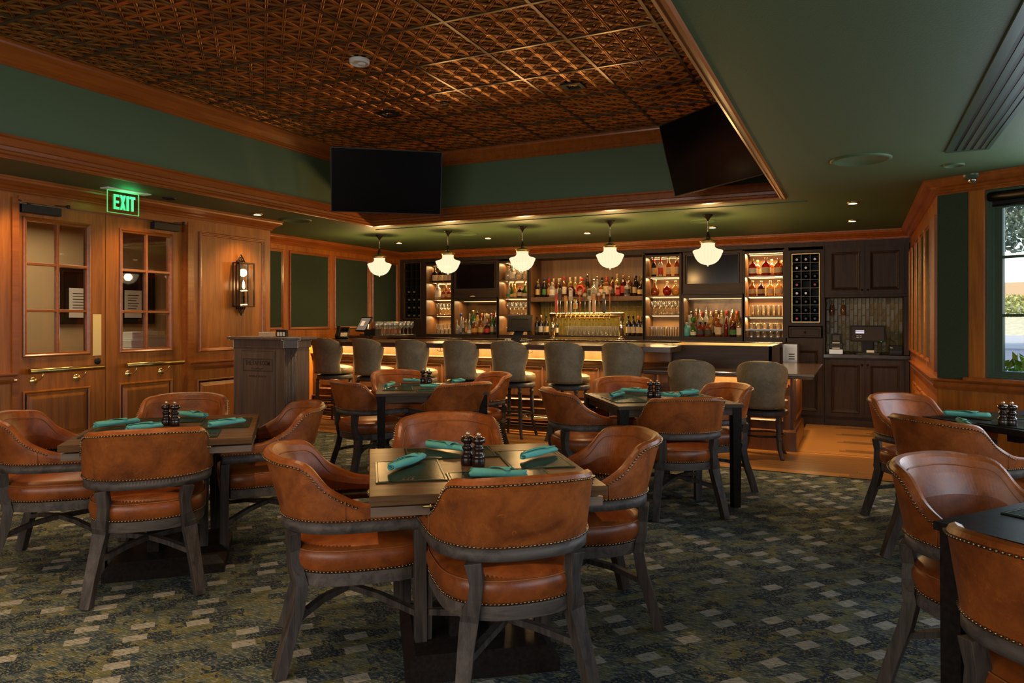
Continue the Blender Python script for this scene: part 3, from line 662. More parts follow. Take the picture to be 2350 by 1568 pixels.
for mb in letters('EXIT', -.093, .128, .052, .008, lambda a, b_, c: (.004+c, a, -.176+b_)): obj('letter', mb, M['exit'], ex)
lamp('exit_sign_glow', 'AREA', (-5.78, 4.2, 2.44), .3, (.1, 1, .3), (R(0), R(180), 0), size=.15)

# wall sconce
sc = thing('wall_sconce', 'tall bronze lantern sconce with candle bulb on the cherry panel', 'wall light', (XL+.012, 5.76, 1.755))
mb = MB()
w, d, h = .115, .105, .235
for (a, b_) in ((-w, .01), (w, .01), (-w, d), (w, d)): mb.box(b_-.006, b_+.006, a*.9-.006, a*.9+.006, -h, h)
for z in (-h, h):
    mb.box(.004, d+.006, -w*.9-.006, w*.9+.006, z-.006, z+.006)
obj('lantern_frame', mb, M['bronze'], sc)
obj('back_plate', MB().box(-.01, .003, -.045, .045, -h-.03, h+.03), M['bronze'], sc)
for y in (-w*.9, w*.9): obj('pane', MB().add([(.012, y, -h), (d, y, -h), (d, y, h), (.012, y, h)], [(0, 1, 2, 3)]), M['glass'], sc)
obj('pane', MB().add([(d, -w*.9, -h), (d, w*.9, -h), (d, w*.9, h), (d, -w*.9, h)], [(0, 1, 2, 3)]), M['glass'], sc)
def scroll(z, s):
    mb = MB()
    for q in (1, -1):
        mb.tube([(.02, q*.055, z), (.02, q*.05, z+s*.02), (.02, q*.03, z+s*.045), (.02, q*.022, z+s*.065), (.02, 0, z+s*.085), (.02, -q*.012, z+s*.07), (.02, 0, z+s*.055), (.02, q*.01, z+s*.035), (.02, q*.03, z+s*.025)], .007, 8)
    mb.ball((.02, 0, z+s*.092), .011)
    return mb
obj('scroll_finial', scroll(h, 1), M['bronze'], sc); obj('scroll_finial', scroll(-h, -1), M['bronze'], sc)
obj('candle', MB().lathe([(.011, -h+.01), (.011, -.06), (.016, -.055), (.008, -.045)], 12, .055, 0, 0), M['bronze'], sc)
for yy in (-.0,):
    obj('bulb', MB().lathe([(.004, -.045), (.013, -.025), (.014, -.005), (.009, .025), (.001, .05)], 12, .055, yy, 0, cap=False), M['bulb'], sc)
lamp('sconce_light', 'POINT', (XL+.067, 5.76, 1.755), 15, WARM, shadow_soft_size=.01)

# ================================================================ BACK BAR
YN = YB+.40                     # back of the niches
Z0B, ZTOP = 1.135, 2.40
def TN(x, z, c): return (x, YN-c, z)
def led(parent, x0, x1, z, y=None, p=2.2, vis=True):
    y = YB+.30 if y is None else y
    if vis: obj('led_strip', MB().box(x0+.02, x1-.02, y, y+.012, z-.006, z), M['led'], parent)
    lamp('shelf_light', 'AREA', ((x0+x1)/2, y-.10, z-.01), p*1.7, (1, .64, .27), (R(-14), 0, 0), shape='RECTANGLE', size=(x1-x0)*.9, size_y=.05)
def carcass(t, x0, x1, z0, z1, m='bar_v', back='lit_panel', th=.022, bottom=True, top=True, inner='niche_side'):
    obj('side_panel', MB().box(x0, x0+th, YB, YN, z0, z1), M[inner], t); obj('side_panel', MB().box(x1-th, x1, YB, YN, z0, z1), M[inner], t)
    obj('back_panel', MB().box(x0, x1, YN, YN+.02, z0, z1), M[back], t)
    if bottom: obj('base_board', MB().box(x0, x1, YB-.004, YN, z0-.05, z0), M['bar_x'], t)
    if top: obj('top_board', MB().box(x0, x1, YB-.002, YN, z1, z1+.03), M['bar_x'], t)
    obj('face_stile', MB().box(x0-.012, x0+.02, YB-.012, YB, z0-.05, z1+.04).box(x1-.02, x1+.012, YB-.012, YB, z0-.05, z1+.04), M['bar_v'], t)
shelfz = (1.452, 1.722, 2.0)
units = [(-6.522, -6.043, 'leftmost open shelf unit'), (-5.155, -4.666, 'open shelf unit left of the beer taps'), (-2.777, -2.291, 'open shelf unit right of the beer taps'), (-1.394, -.908, 'rightmost open shelf unit')]
for k, (x0, x1, nm) in enumerate(units):
    t = thing('open_shelf_unit', 'backlit '+nm+' of the back bar', 'shelf unit', (0, 0, 0), 0, 'backlit open shelf units of the back bar')
    z1 = 2.275
    carcass(t, x0-.02, x1+.02, Z0B, z1)
    zz = list(shelfz) if k != 3 else [1.247, 1.423, 1.70, 1.975]
    for z in zz:
        obj('shelf', MB().box(x0, x1, YB+.02, YN, z-.02, z), M['glass'] if z == 1.247 else M['bar_warm'], t)
        if z != 1.247: led(t, x0, x1, z-.022, p=1.8 if k < 3 else 4.2)
    led(t, x0, x1, z1-.002, p=1.8 if k < 3 else 4.5)
# television cupboards over bottle niches
for x0, x1, nm, k in ((-5.99, -5.19, 'left', 0), (-2.24, -1.43, 'right', 1)):
    t = thing('television_cabinet', nm+' dark oak cabinet framing a screen above a niche of spirit bottles', 'cabinet', (0, 0, 0), 0)
    zb = 1.69
    carcass(t, x0-.01, x1+.01, Z0B, zb, back='mirror', top=False)
    obj('apron', MB().box(x0, x1, YB-.01, YB+.02, zb-.01, 1.845), M['bar_x'], t); obj('ledge', MB().box(x0, x1, YB-.05, YB-.01, 1.728, 1.742), M['bar_x'], t)
    obj('screen_surround', MB().frame(TB, x0, x1, 1.845, 2.325, [(0, 0), (0, .006), (.035, .006), (.035, -.03)]), M['bar_x'], t)
    led(t, x0, x1, zb-.012, p=2.2)
    tv = obj('television', MB().panel(TB, x0+.045, x1-.045, 1.85, 2.285, [(0, -.05), (0, -.005), (.012, -.005), (.014, -.01)]), M['screen'])
    tag(tv, 'flat black television set into the %s back bar cabinet' % nm, 'television')
    obj('bezel', MB().frame(TB, x0+.045, x1-.045, 1.85, 2.285, [(0, -.004), (0, -.002), (.012, -.002), (.012, -.006)]), M['blackm'], tv)
# centre bay
t = thing('central_bottle_cabinet', 'wide central back bar cabinet with a long bottle shelf over green tiles', 'cabinet')
x0, x1 = -4.628, -2.805
carcass(t, x0, x1, Z0B, 2.32, back='bar_warm')
obj('shelf', MB().box(x0+.02, x1-.02, YB+.0, YN, 1.655, 1.722), M['bar_warm'], t)
led(t, x0+.1, x1-.1, 1.65, YB+.1, p=9, vis=False)
led(t, x0+.1, x1-.1, 2.30, YB+.06, p=5, vis=False)
def tiles(x0, x1, z0, z1, y, parent, w=.048, h=.158, g=.0045):
    gl = flat('glazed_olive_tile', (.15, .12, .022), .18, spec=.25, nz=.35, nscale=8, bp=.9, bscale=34)
    gr = flat('sand_grout', (.50, .32, .13), .8)
    obj('grout', MB().box(x0, x1, y, y+.01, z0, z1), gr, parent)
    me = MB().panel(lambda a, b_, c: (a, -c, b_), -w/2+g/2, w/2-g/2, -h/2+g/2, h/2-g/2, [(0, 0), (.0, .004), (.004, .0065)]).mesh('tile', gl)
    n = int((x1-x0)/w)+1; cnt = 0
    for i in range(n):
        off = (0, .5)[i % 2]*h; z = z1+off-h/2
        while z+h/2 > z0:
            za, zc = max(z-h/2, z0), min(z+h/2, z1); xc = x0+w*(i+.5)
            if zc-za > .012 and xc < x1:
                o = obj('tile', me, None, parent); o.location = (xc, y, (za+zc)/2); o.scale = (1, 1, (zc-za)/h); cnt += 1
                o.rotation_euler = (R(random.uniform(-1.6, 1.6)), 0, R(random.uniform(-2, 2)))
            z -= h
    return cnt
tiles(x0+.022, x1-.022, Z0B, 1.655, YN-.012, t)
# wine racks
def wine_rack(name, x0, x1, z0, z1, rows, miss, label, gold=True):
    t = thing(name, label, 'wine rack')
    obj('frame', MB().frame(TB, x0-.05, x1+.05, z0-.05, z1+.05, [(0, 0), (0, .012), (.03, .012), (.036, .004), (.048, .004), (.048, -.02)]), M['bar_v'], t)
    obj('trim', MB().frame(TB, x0-.004, x1+.004, z0-.004, z1+.004, [(0, 0), (0, .006), (.006, .006), (.006, -.01)]), M['gold'], t)
    obj('back_panel', MB().box(x0, x1, YB+.34, YB+.35, z0, z1), M['black'], t)
    cw, rh = (x1-x0)/3, (z1-z0)/rows
    gm = M['blackm'] if not gold else flat('grey_rack_divider', (.10, .10, .11), .4)
    for k in range(4): obj('upright', MB().box(x0+cw*k-.004, x0+cw*k+.004, YB+.02, YB+.34, z0, z1), gm, t)
    for k in range(rows+1): obj('divider', MB().box(x0, x1, YB+.021, YB+.34, z0+rh*k-.004, z0+rh*k+.004), gm, t)
    return t, cw, rh
winebody = MB().lathe([(.008, -.15), (.014, -.15), (.0145, -.07), (.036, -.02), (.0375, .0), (.0375, .14), (.01, .14)], 14)
wg = flat('dark_wine_bottle_glass', (.006, .008, .007), .08, coat=.5)
wme = winebody.mesh('wine_bottle', wg)
capm = {'black': flat('black_foil_capsule', (.02, .02, .022), .3, .4), 'red': flat('red_foil_capsule', (.28, .015, .025), .3, .3), 'grey': flat('grey_foil_capsule', (.35, .33, .33), .3, .6)}
capme = {k: MB().lathe([(.0155, -.155), (.0155, -.10), (.0145, -.10)], 14).lathe([(.006, -.1565), (.006, -.155)], 10).mesh('capsule', m) for k, m in capm.items()}
def rackfill(x0, z0, z1, cw, rh, rows, occ, where, words_):
    for r in range(rows):
        for c in range(3):
            k = occ(r, c)
            if not k: continue
            o = obj('wine_bottle', wme, None); o.location = (x0+cw*(c+.5), YB+.19, z0+rh*(rows-1-r)+.044); o.rotation_euler = (R(-90), 0, 0)
            tag(o, '%s capped wine bottle in %s rack, row %s from top, %s column' % (k, where, words_[r], ('left', 'middle', 'right')[c]), 'wine bottle', 'wine bottles lying in the %s rack' % where)
            obj('capsule', capme[k], None, o)
ordw = ['one', 'two', 'three', 'four', 'five', 'six', 'seven', 'eight']
rx0, rx1, rz0, rz1 = -.794, -.463, 1.345, 2.243
t, cw, rh = wine_rack('wine_rack', rx0, rx1, rz0, rz1, 8, None, 'gold edged built in wine rack of three by eight cubbies on the right')
obj('stile_panel', MB().box(-.893, -.84, YB-.01, YN, 1.13, 2.4).box(-.415, -.40, YB-.01, YN, 1.13, 2.4), M['bar_v'], t)
miss = {(1, 2), (3, 1), (4, 2)}
rackfill(rx0, rz0, rz1, cw, rh, 8, lambda r, c: None if (r, c) in miss else ('red' if (r, c) in ((3, 0), (3, 2), (7, 0)) else 'grey' if r in (0, 1, 4) else 'black'), 'right hand', ordw)
obj('drawer', MB().panel(TB, -.832, -.442, 1.145, 1.275, [(0, 0), (0, .012), (.02, .012), (.026, .006), (.034, .006)]), M['bar_x'], t)
dr = t.children[-1]; obj('knob', MB().ball((-.637, YB-.028, 1.21), .014, 12, 5), M['black'], dr)
rx0, rx1, rz0, rz1 = -6.955, -6.645, 1.40, 2.335
t, cw, rh = wine_rack('wine_rack', rx0, rx1, rz0, rz1, 7, None, 'narrow dark wine rack in the far left corner of the back bar', False)
rackfill(rx0, rz0, rz1, cw, rh, 7, lambda r, c: 'grey' if r > 2 and (r, c) != (3, 2) else None, 'left corner', ordw)
# fixed oak face between the units
mb = MB().box(XL2, -6.99, YB-.008, YN, 0, ZTOP).box(-6.60, -6.545, YB-.008, YN, 1.08, ZTOP).box(XL2, XR, YB-.006, YN, 2.335, 2.46)
mb.box(XL2, -.86, YB+.0, YN, .1, 1.085).box(-6.99, -6.6, YB-.004, YB+.02, 1.08, 1.36)
ff = obj('face_frame', mb, M['bar_v']); tag(ff, 'dark oak face frame and frieze running across the whole back bar', 'panelling')
ct = obj('back_counter', MB().box(-7.04, -.86, 9.62, YB, 1.02, 1.085).box(-7.04, -.86, 9.64, YB, .1, 1.02), M['stone'], None, .004)
tag(ct, 'dark polished stone counter running below the back bar shelves', 'counter')
# right hand cupboards
t = thing('wall_cupboard', 'dark oak double wall cupboard above the green tiles at right', 'cabinet')
obj('case', MB().box(-.398, XR-.01, YB, YN, 1.665, 2.34), M['bar_v'], t)
SH = [(0, .003), (0, .016), (.055, .016), (.062, .024), (.074, .02), (.08, .01), (.095, .006)]
for k, (a, b_) in enumerate(((-.375, .068), (.074, .515))):
    dd = obj('door', MB().panel(TB, a, b_, 1.70, 2.30, SH), M['bar_v'], t)
    obj('knob', MB().ball((.068-.03 if k == 0 else .074+.03, YB-.035, 1.755), .014, 12, 5), M['black'], dd)
t = thing('tile_splashback', 'olive glazed vertical tiles behind the payment terminal', 'tiled panel')
obj('side_panel', MB().box(-.41, -.395, YB, YN, .93, 1.66), M['bar_v'], t); obj('side_panel', MB().box(XR-.07, XR-.01, YB, YN, .93, 1.66), M['bar_v'], t)
tiles(-.395, XR-.07, .93, 1.665, YN-.02, t)
t = thing('base_cupboard', 'dark oak double base cupboard with stone top at right of the back bar', 'cabinet')
obj('case', MB().box(-.40, XR-.01, YB, YN, .09, .88), M['bar_v'], t)
obj('toe_kick', MB().box(-.40, XR-.01, YB+.004, YN, .0, .09), M['bar_x'], t)
obj('worktop', MB().box(-.41, XR-.005, YB-.03, YN, .88, .925), M['stone'], t, .003)
for k, (a, b_) in enumerate(((-.375, .068), (.074, .515))):
    dd = obj('door', MB().panel(TB, a, b_, .12, .855, SH), M['bar_v'], t)
    obj('knob', MB().ball((.068-.03 if k == 0 else .074+.03, YB-.035, .80), .014, 12, 5), M['black'], dd)
t = thing('tall_narrow_cupboard', 'narrow dark oak base cupboard under the gold edged wine rack', 'cabinet')
obj('case', MB().box(-.86, -.405, YB, YN, .0, 1.13), M['bar_v'], t)
obj('door', MB().panel(TB, -.80, -.425, .12, 1.03, SH), M['bar_v'], t)
# items in the tiled recess
ws = thing('payment_terminal_screen', 'wide black touch screen with login boxes before the green tiles', 'screen', (aty(1991, 780, 10.34)[0], 10.34, .925))
zc = .27
obj('screen', MB().panel(lambda a, b_, c: (a, -.03-c, b_+zc), -.205, .205, -.105, .105, [(0, -.03), (0, 0), (.012, 0), (.014, -.003)]), M['black'], ws)
obj('display', MB().box(-.188, .188, -.029, -.028, zc-.09, zc+.088), flat('login_screen_lit', (.02, .02, .02), .5, em=(.16, .09, .06), es=.1, spec=.1), ws)
for k in range(2): obj('text_field', MB().box(-.14, -.04, -.031, -.0295, zc+.028-.024*k, zc+.040-.024*k), flat('lit_text_field', (.8, .8, .8), .4, em=(.6, .6, .8), es=1), ws)
obj('key_pad', MB().box(-.13, -.10, -.031, -.0295, zc-.03, zc-.025).box(-.09, -.07, -.031, -.0295, zc-.03, zc-.025).box(-.13, -.10, -.031, -.0295, zc-.05, zc-.045).box(-.09, -.07, -.031, -.0295, zc-.05, zc-.045), M['steel'], ws)
obj('power_light', MB().ball((.155, -.034, zc-.1), .004), M['exit'], ws)
obj('stand', MB().box(-.06, .06, -.02, .03, .01, zc), M['black'], ws); obj('foot', MB().cbox(0, -.06, .012, .26, .2, .024), M['blackm'], ws, .003)
obj('tray', MB().cbox(.03, -.13, .045, .09, .05, .03), M['white'], ws, .003)
pr = thing('receipt_printer', 'grey receipt printer under a small tent card on the right counter', 'printer', (aty(1919, 800, 10.36)[0], 10.34, .925))
obj('body', MB().box(-.085, .085, -.09, .1, 0, .07).box(-.08, .08, -.06, .1, .07, .14), M['blackm'], pr, .006)
obj('front_panel', MB().box(-.08, .08, -.096, -.09, .005, .06), M['steel'], pr); obj('paper_roll', MB().box(-.045, .045, -.075, -.06, .068, .085).box(-.045, .045, -.05, -.03, .14, .155), M['paper'], pr)
cdd = obj('tent_card', MB().box(pr.location.x-.06, pr.location.x+.06, 10.37, 10.385, 1.08, 1.19).box(pr.location.x-.065, pr.location.x+.065, 10.36, 10.40, 1.066, 1.08), M['black']); tag(cdd, 'small black display card standing on the receipt printer', 'card')
obj('print', MB().box(cdd.location.x+pr.location.x-.04, pr.location.x+.04, 10.368, 10.3695, 1.10, 1.17), flat('grey_print', (.12, .12, .13), .6, nz=.9, nscale=120), cdd)
p2 = thing('till_printer', 'low black printer box at the right end of the tiled counter', 'printer', (aty(2055, 808, 10.36)[0], 10.33, .925))
obj('body', MB().box(-.075, .075, -.09, .09, 0, .12), M['black'], p2, .006); obj('slot', MB().box(-.07, .07, -.094, -.09, .03, .055), M['blackm'], p2); obj('badge', MB().box(-.065, -.035, -.093, -.09, .09, .096), M['steel'], p2)
cb = obj('cables', MB().tube([(-.25+i*.03+.0, 10.36+.02*sin(i*1.9), .945+.012*abs(sin(i*1.3))) for i in range(14)], .006, 6).tube([(.25+i*.02, 10.36+.02*cos(i*1.9), .945+.015*abs(sin(i*1.7))) for i in range(10)], .005, 6).tube([(.36, 10.45, 1.13), (.42, 10.4, 1.08), (.45, 10.4, 1.02), (.46, 10.38, .95)], .003, 6), M['black']); tag(cb, 'tangle of black cables on the stone counter behind the terminal', 'cables')
for k, px in enumerate((1909, 1935)):
    p = aty(px, 712, 10.5); o = obj('upturned_glass', MB().lathe([(.018, .07), (.022, .06), (.032, .03), (.036, 0), (.035, -.03), (.028, -.065)], 18, p[0], 10.50, p[2], cap=False), glassy('amber_glass_%d' % k, (.75, .45, .2), .15, .05, .25, (.6, .33, .15))); tag(o, ('left' if k == 0 else 'right')+' amber glass hanging upside down under the wall cupboard', 'glass')
    obj('stem', MB().lathe([(.004, .07), (.004, .12), (.03, .127)], 12, p[0], 10.50, p[2], cap=False), M['gl'], o)
im = obj('steel_cooler', MB().box(-.87, -.70, 9.75, 10.15, .1, 1.06), M['steel']); tag(im, 'stainless steel cooler with dark vents at the right end of the back counter', 'cooler')
for k in range(3): obj('vent_slot', MB().box(-.80, -.73, 9.746, 9.75, .93-.03*k, .942-.03*k), M['black'], im)

# ---------------------------------------------------------------- bottles
COLS = {
 'amber': (.62, .20, .035), 'clear': (.90, .88, .82), 'gold': (.88, .62, .20), 'dark': (.05, .03, .02), 'green': (.12, .36, .08), 'red': (.55, .04, .02), 'blue': (.08, .14, .55), 'burgundy': (.16, .02, .015), 'teal': (.10, .45, .42), 'crystal': (.85, .82, .75)}
BM = {k: glassy('%s_bottle_glass' % k, c, .06, .05, .30 if k in ('dark', 'burgundy') else .24, tuple(x*.8 for x in c)) for k, c in COLS.items()}
BM['teal'] = flat('teal_ceramic_bottle', (.10, .42, .40), .35, coat=.3)
LB = {'cream': (.62, .48, .30), 'white': (.72, .66, .56), 'orange': (.66, .30, .06), 'black': (.03, .03, .03), 'gold': (.6, .42, .14), 'red': (.5, .04, .03), 'tan': (.45, .30, .16), 'green': (.05, .2, .06)}
LM = {}
for k, c in LB.items():
    m, nt, b = new_mat('%s_paper_label' % k); v = coords(nt, (1, 1, 1)); f = noise(nt, coords(nt, (60, 60, 220)), 1.0, 2)
    nt.links.new(ramp(nt, f, [(.60, c), (.64, tuple(x*.35 for x in c) if k != 'black' else (.3, .25, .15))]), b.inputs['Base Color']); b.inputs['Roughness'].default_value = .6; LM[k] = m
CP = {'cork': flat('cork_stopper', (.50, .32, .16), .7), 'black': capm['black'], 'red': flat('red_wax_cap', (.48, .03, .02), .35), 'gold': flat('gold_foil_cap', (.72, .48, .16), .3, .8), 'silver': flat('silver_cap', (.7, .68, .65), .25, 1), 'cream': flat('cream_foil_cap', (.66, .50, .30), .5), 'blue': flat('blue_cap', (.03, .05, .3), .3), 'orange': flat('orange_foil_cap', (.65, .14, .04), .4), 'white': flat('white_cap', (.7, .66, .58), .4), 'pour': flat('steel_pour_spout', (.5, .5, .5), .25, 1)}
SHAPES = {   # profile (r, z), cross section power, label (z0, z1, r)
 'tall': ([(.034, 0), (.037, .006), (.037, .185), (.033, .205), (.016, .235), (.013, .25), (.0135, .285)], 2, (.05, .15)),
 'wine': ([(.034, 0), (.0375, .005), (.0375, .175), (.034, .20), (.018, .225), (.0145, .24), (.0145, .285)], 2, (.045, .135)),
 'square': ([(.036, 0), (.039, .006), (.039, .15), (.032, .168), (.015, .18), (.0135, .19), (.0135, .225)], 5, (.03, .12)),
 'squat': ([(.044, 0), (.050, .008), (.051, .10), (.043, .135), (.020, .155), (.014, .165), (.014, .195)], 2.6, (.03, .095)),
 'decanter': ([(.03, 0), (.05, .012), (.06, .05), (.056, .09), (.034, .125), (.016, .15), (.013, .165), (.014, .19)], 2, None),
 'round': ([(.028, 0), (.058, .02), (.074, .07), (.070, .11), (.046, .15), (.018, .17), (.014, .18), (.014, .20)], 2, None),
 'slim': ([(.026, 0), (.03, .006), (.028, .18), (.02, .215), (.012, .24), (.012, .29)], 2, (.05, .13)),
 'bell': ([(.040, 0), (.044, .006), (.040, .07), (.030, .12), (.016, .16), (.0125, .18), (.013, .215)], 2, (.02, .07)),
}
CACHE = {}
def bottle(x, y, z, shape, col, label, cap, text, group=None, s=1.0, name='bottle', capk='short'):
    prof, n, lb = SHAPES[shape]
    k = (shape, col)
    if k not in CACHE: CACHE[k] = MB().lathe(prof, 14 if n == 2 else 20, n=n).mesh(name, BM[col])
    o = obj(name, CACHE[k], None); o.location = (x, y, z+.001); o.scale = (s, s, s); o.rotation_euler = (0, 0, random.uniform(-.3, .3))
    tag(o, text, 'bottle', group)
    if lb and label:
        k2 = (shape, label, 'l')
        if k2 not in CACHE:
            pr = [p for p in prof]
            def rr(zq):
                for (r0, za), (r1, zb) in zip(pr, pr[1:]):
                    if za <= zq <= zb: return r0+(r1-r0)*(zq-za)/max(1e-6, zb-za)
                return pr[0][0]
            CACHE[k2] = MB().lathe([(rr(lb[0])+.0008, lb[0]), (rr((lb[0]+lb[1])/2)+.0008, (lb[0]+lb[1])/2), (rr(lb[1])+.0008, lb[1])], 20, n=n, cap=False).mesh('label', LM[label])
        obj('label', CACHE[k2], None, o)
    k3 = (shape, cap, capk, 'c')
    if k3 not in CACHE:
        zt = prof[-1][1]; r = prof[-1][0]
        if cap == 'pour': cp = [(r*.9, zt), (r*.8, zt+.012), (.004, zt+.016), (.0035, zt+.055)]
        elif shape in ('decanter', 'round', 'bell'): cp = [(r*.9, zt-.01), (r*.9, zt+.003), (r*1.3, zt+.012), (r*1.5, zt+.026), (r*1.1, zt+.04)]
        elif capk == 'long': cp = [(r+.0015, zt-.055), (r+.0015, zt+.004), (r, zt+.008)]
        else: cp = [(r+.0015, zt-.018), (r+.0015, zt+.012), (r, zt+.015)]
        CACHE[k3] = MB().lathe(cp, 12).mesh('cap', CP[cap])
    obj('cap', CACHE[k3], None, o)
    return o
ORD = ['first', 'second', 'third', 'fourth', 'fifth', 'sixth', 'seventh', 'eighth', 'ninth', 'tenth', 'eleventh', 'twelfth', 'thirteenth', 'fourteenth', 'fifteenth', 'sixteenth', 'seventeenth', 'eighteenth', 'nineteenth', 'twentieth', 'twenty first', 'twenty second']
WORDS = {'dark': 'near black', 'burgundy': 'dark red', 'crystal': 'cut crystal', 'gold': 'golden'}
def row(items, y, z, where, group, pxrow=None):
    for i, it in enumerate(items):
        x, sh, c, l, cp = it[:5]; s = it[5] if len(it) > 5 else 1
        if x > 100: x = aty(x, 700, y)[0]
        bottle(x, y, z, sh, c, l, cp, '%s bottle with %s, %s from left, %s' % (WORDS.get(c, c), cp+' cap' if cp != 'pour' else 'pour spout', ORD[i], where), group, s, capk='long' if cp in ('cream', 'red', 'orange') else 'short')
c8 = lambda q: 1210+q/8.393
Y1, Y2 = 10.50, 10.35
row([(c8(210), 'tall', 'gold', 'gold', 'cork'), (c8(322), 'tall', 'blue', 'black', 'blue', 1.03), (c8(418), 'wine', 'amber', 'orange', 'red', 1.03), (c8(510), 'wine', 'amber', 'white', 'cream', 1.03), (c8(610), 'wine', 'amber', 'white', 'cream', 1.03), (c8(712), 'tall', 'amber', 'white', 'red', 1.12), (c8(825), 'wine', 'gold', 'cream', 'cream', 1.08), (c8(930), 'wine', 'gold', 'white', 'cream', 1.09), (c8(1028), 'wine', 'gold', 'white', 'cream', 1.09), (c8(1158), 'slim', 'dark', 'black', 'silver', 1.18), (c8(1350), 'slim', 'clear', 'white', 'silver', 1.04), (c8(1440), 'square', 'dark', 'cream', 'black', 1.25), (c8(1530), 'square', 'amber', 'cream', 'red', 1.35), (c8(1635), 'tall', 'amber', 'tan', 'black', 1.02), (c8(1733), 'tall', 'gold', 'cream', 'cork', 1.16), (c8(1850), 'tall', 'burgundy', 'red', 'gold', 1.08), (c8(1965), 'tall', 'amber', 'gold', 'gold', 1.02), (c8(2095), 'tall', 'dark', 'black', 'black', 1.04), (c8(2205), 'tall', 'dark', 'gold', 'gold', 1.0)],
    Y1, 1.722, 'back row of long central shelf', 'back row of bottles on the long central shelf')
row([(c8(195), 'tall', 'dark', 'gold', 'gold', .86), (c8(325), 'tall', 'dark', 'green', 'gold', .86), (c8(480), 'square', 'clear', 'white', 'cork', 1.0), (c8(640), 'slim', 'dark', 'cream', 'gold', .95), (c8(840), 'round', 'burgundy', None, 'gold', 1.0), (c8(1050), 'round', 'amber', None, 'red', 1.22), (c8(1290), 'decanter', 'crystal', None, 'silver', 1.2), (c8(1420), 'square', 'amber', 'cream', 'black', .9), (c8(1645), 'tall', 'burgundy', 'black', 'gold', .82), (c8(1745), 'square', 'red', 'red', 'black', .85), (c8(1925), 'square', 'clear', 'black', 'cork', .92), (c8(2070), 'tall', 'dark', 'tan', 'black', .9), (c8(2190), 'squat', 'dark', 'gold', 'gold', 1.0)],
    Y2, 1.722, 'front row of long central shelf', 'front row of bottles on the long central shelf')
ring_ = obj('red_wax_ring', MB().tube([(aty(c8(1050), 700, Y2)[0]+.058*cos(a)*1, Y2-.078+.0*sin(a), 1.722+.105+.062*sin(a)) for a in [i*2*pi/20 for i in range(20)]], .014, 8, True), CP['red']); tag(ring_, 'thick red wax ring on the front of the biggest round decanter', 'wax seal')
# unit 1 (leftmost), unit 2
c65 = lambda q: 900+q/6.528
row([(c65(643), 'square', 'dark', 'cream', 'black', 1.05), (c65(727), 'square', 'dark', 'cream', 'gold', 1.05), (c65(812), 'square', 'dark', 'cream', 'gold', 1.05), (c65(868), 'square', 'dark', 'cream', 'black', 1.05)], 10.38, 2.0, 'top shelf of leftmost unit', 'bottles in the leftmost open unit')
row([(c65(685), 'square', 'clear', 'white', 'cork', 1.12), (c65(770), 'squat', 'amber', 'tan', 'cork', .82), (c65(810), 'slim', 'amber', 'orange', 'silver', .86), (c65(858), 'squat', 'red', 'gold', 'silver', .85)], 10.38, 1.722, 'second shelf of leftmost unit', 'bottles in the leftmost open unit')
row([(c65(1742), 'squat', 'crystal', None, 'cork', 1.12), (c65(1800), 'square', 'clear', 'white', 'silver', 1.1), (c65(1900), 'round', 'crystal', None, 'cork', .92), (c65(1990), 'decanter', 'crystal', None, 'silver', .95)], 10.38, 2.0, 'top shelf, left of taps', 'bottles in the unit left of the taps')
row([(c65(1748), 'bell', 'clear', 'green', 'cork', 1.0), (c65(1795), 'bell', 'green', 'gold', 'cork', .9), (c65(1840), 'bell', 'gold', 'gold', 'cork', 1.02), (c65(1918), 'squat', 'dark', 'cream', 'red', .92), (c65(1985), 'bell', 'green', 'cream', 'cork', 1.0)], 10.38, 1.722, 'second shelf, left of taps', 'bottles in the unit left of the taps')
c47 = lambda q: 1130+q/4.7
row([(c47(1742), 'tall', 'dark', 'gold', 'red', .98), (c47(1815), 'tall', 'clear', 'red', 'red', .98), (c47(1902), 'tall', 'amber', 'cream', 'gold', .98), (c47(1990), 'tall', 'amber', 'cream', 'gold', 1.0)], 10.38, 1.985, 'top shelf, right of taps', 'bottles in the unit right of the taps')
row([(c47(1755), 'decanter', 'amber', None, 'cork', 1.05), (c47(1885), 'round', 'red', None, 'cork', .88), (c47(1978), 'round', 'gold', None, 'gold', .9)], 10.38, 1.722, 'second shelf, right of taps', 'bottles in the unit right of the taps')
c34 = lambda q: 1560+q/3.409
row([(c34(572), 'squat', 'red', 'white', 'cork', 1.12), (c34(675), 'squat', 'red', 'cream', 'cork', 1.18), (c34(772), 'squat', 'amber', 'cream', 'cork', 1.12)], 10.32, 1.975, 'front of rightmost unit top shelf', 'bottles in the rightmost open unit')
row([(c34(610), 'squat', 'amber', 'tan', 'cork', 1.08), (c34(720), 'squat', 'amber', 'tan', 'cork', 1.1), (c34(800), 'squat', 'amber', 'gold', 'cork', 1.0)], 10.46, 1.975, 'back of rightmost unit top shelf', 'bottles in the rightmost open unit')
row([(c34(570), 'squat', 'amber', 'cream', 'gold', 1.0), (c34(638), 'squat', 'burgundy', 'tan', 'gold', .98), (c34(708), 'squat', 'gold', 'cream', 'cork', 1.0), (c34(775), 'squat', 'gold', 'cream', 'cork', 1.0)], 10.38, 1.70, 'rightmost unit second shelf', 'bottles in the rightmost open unit')
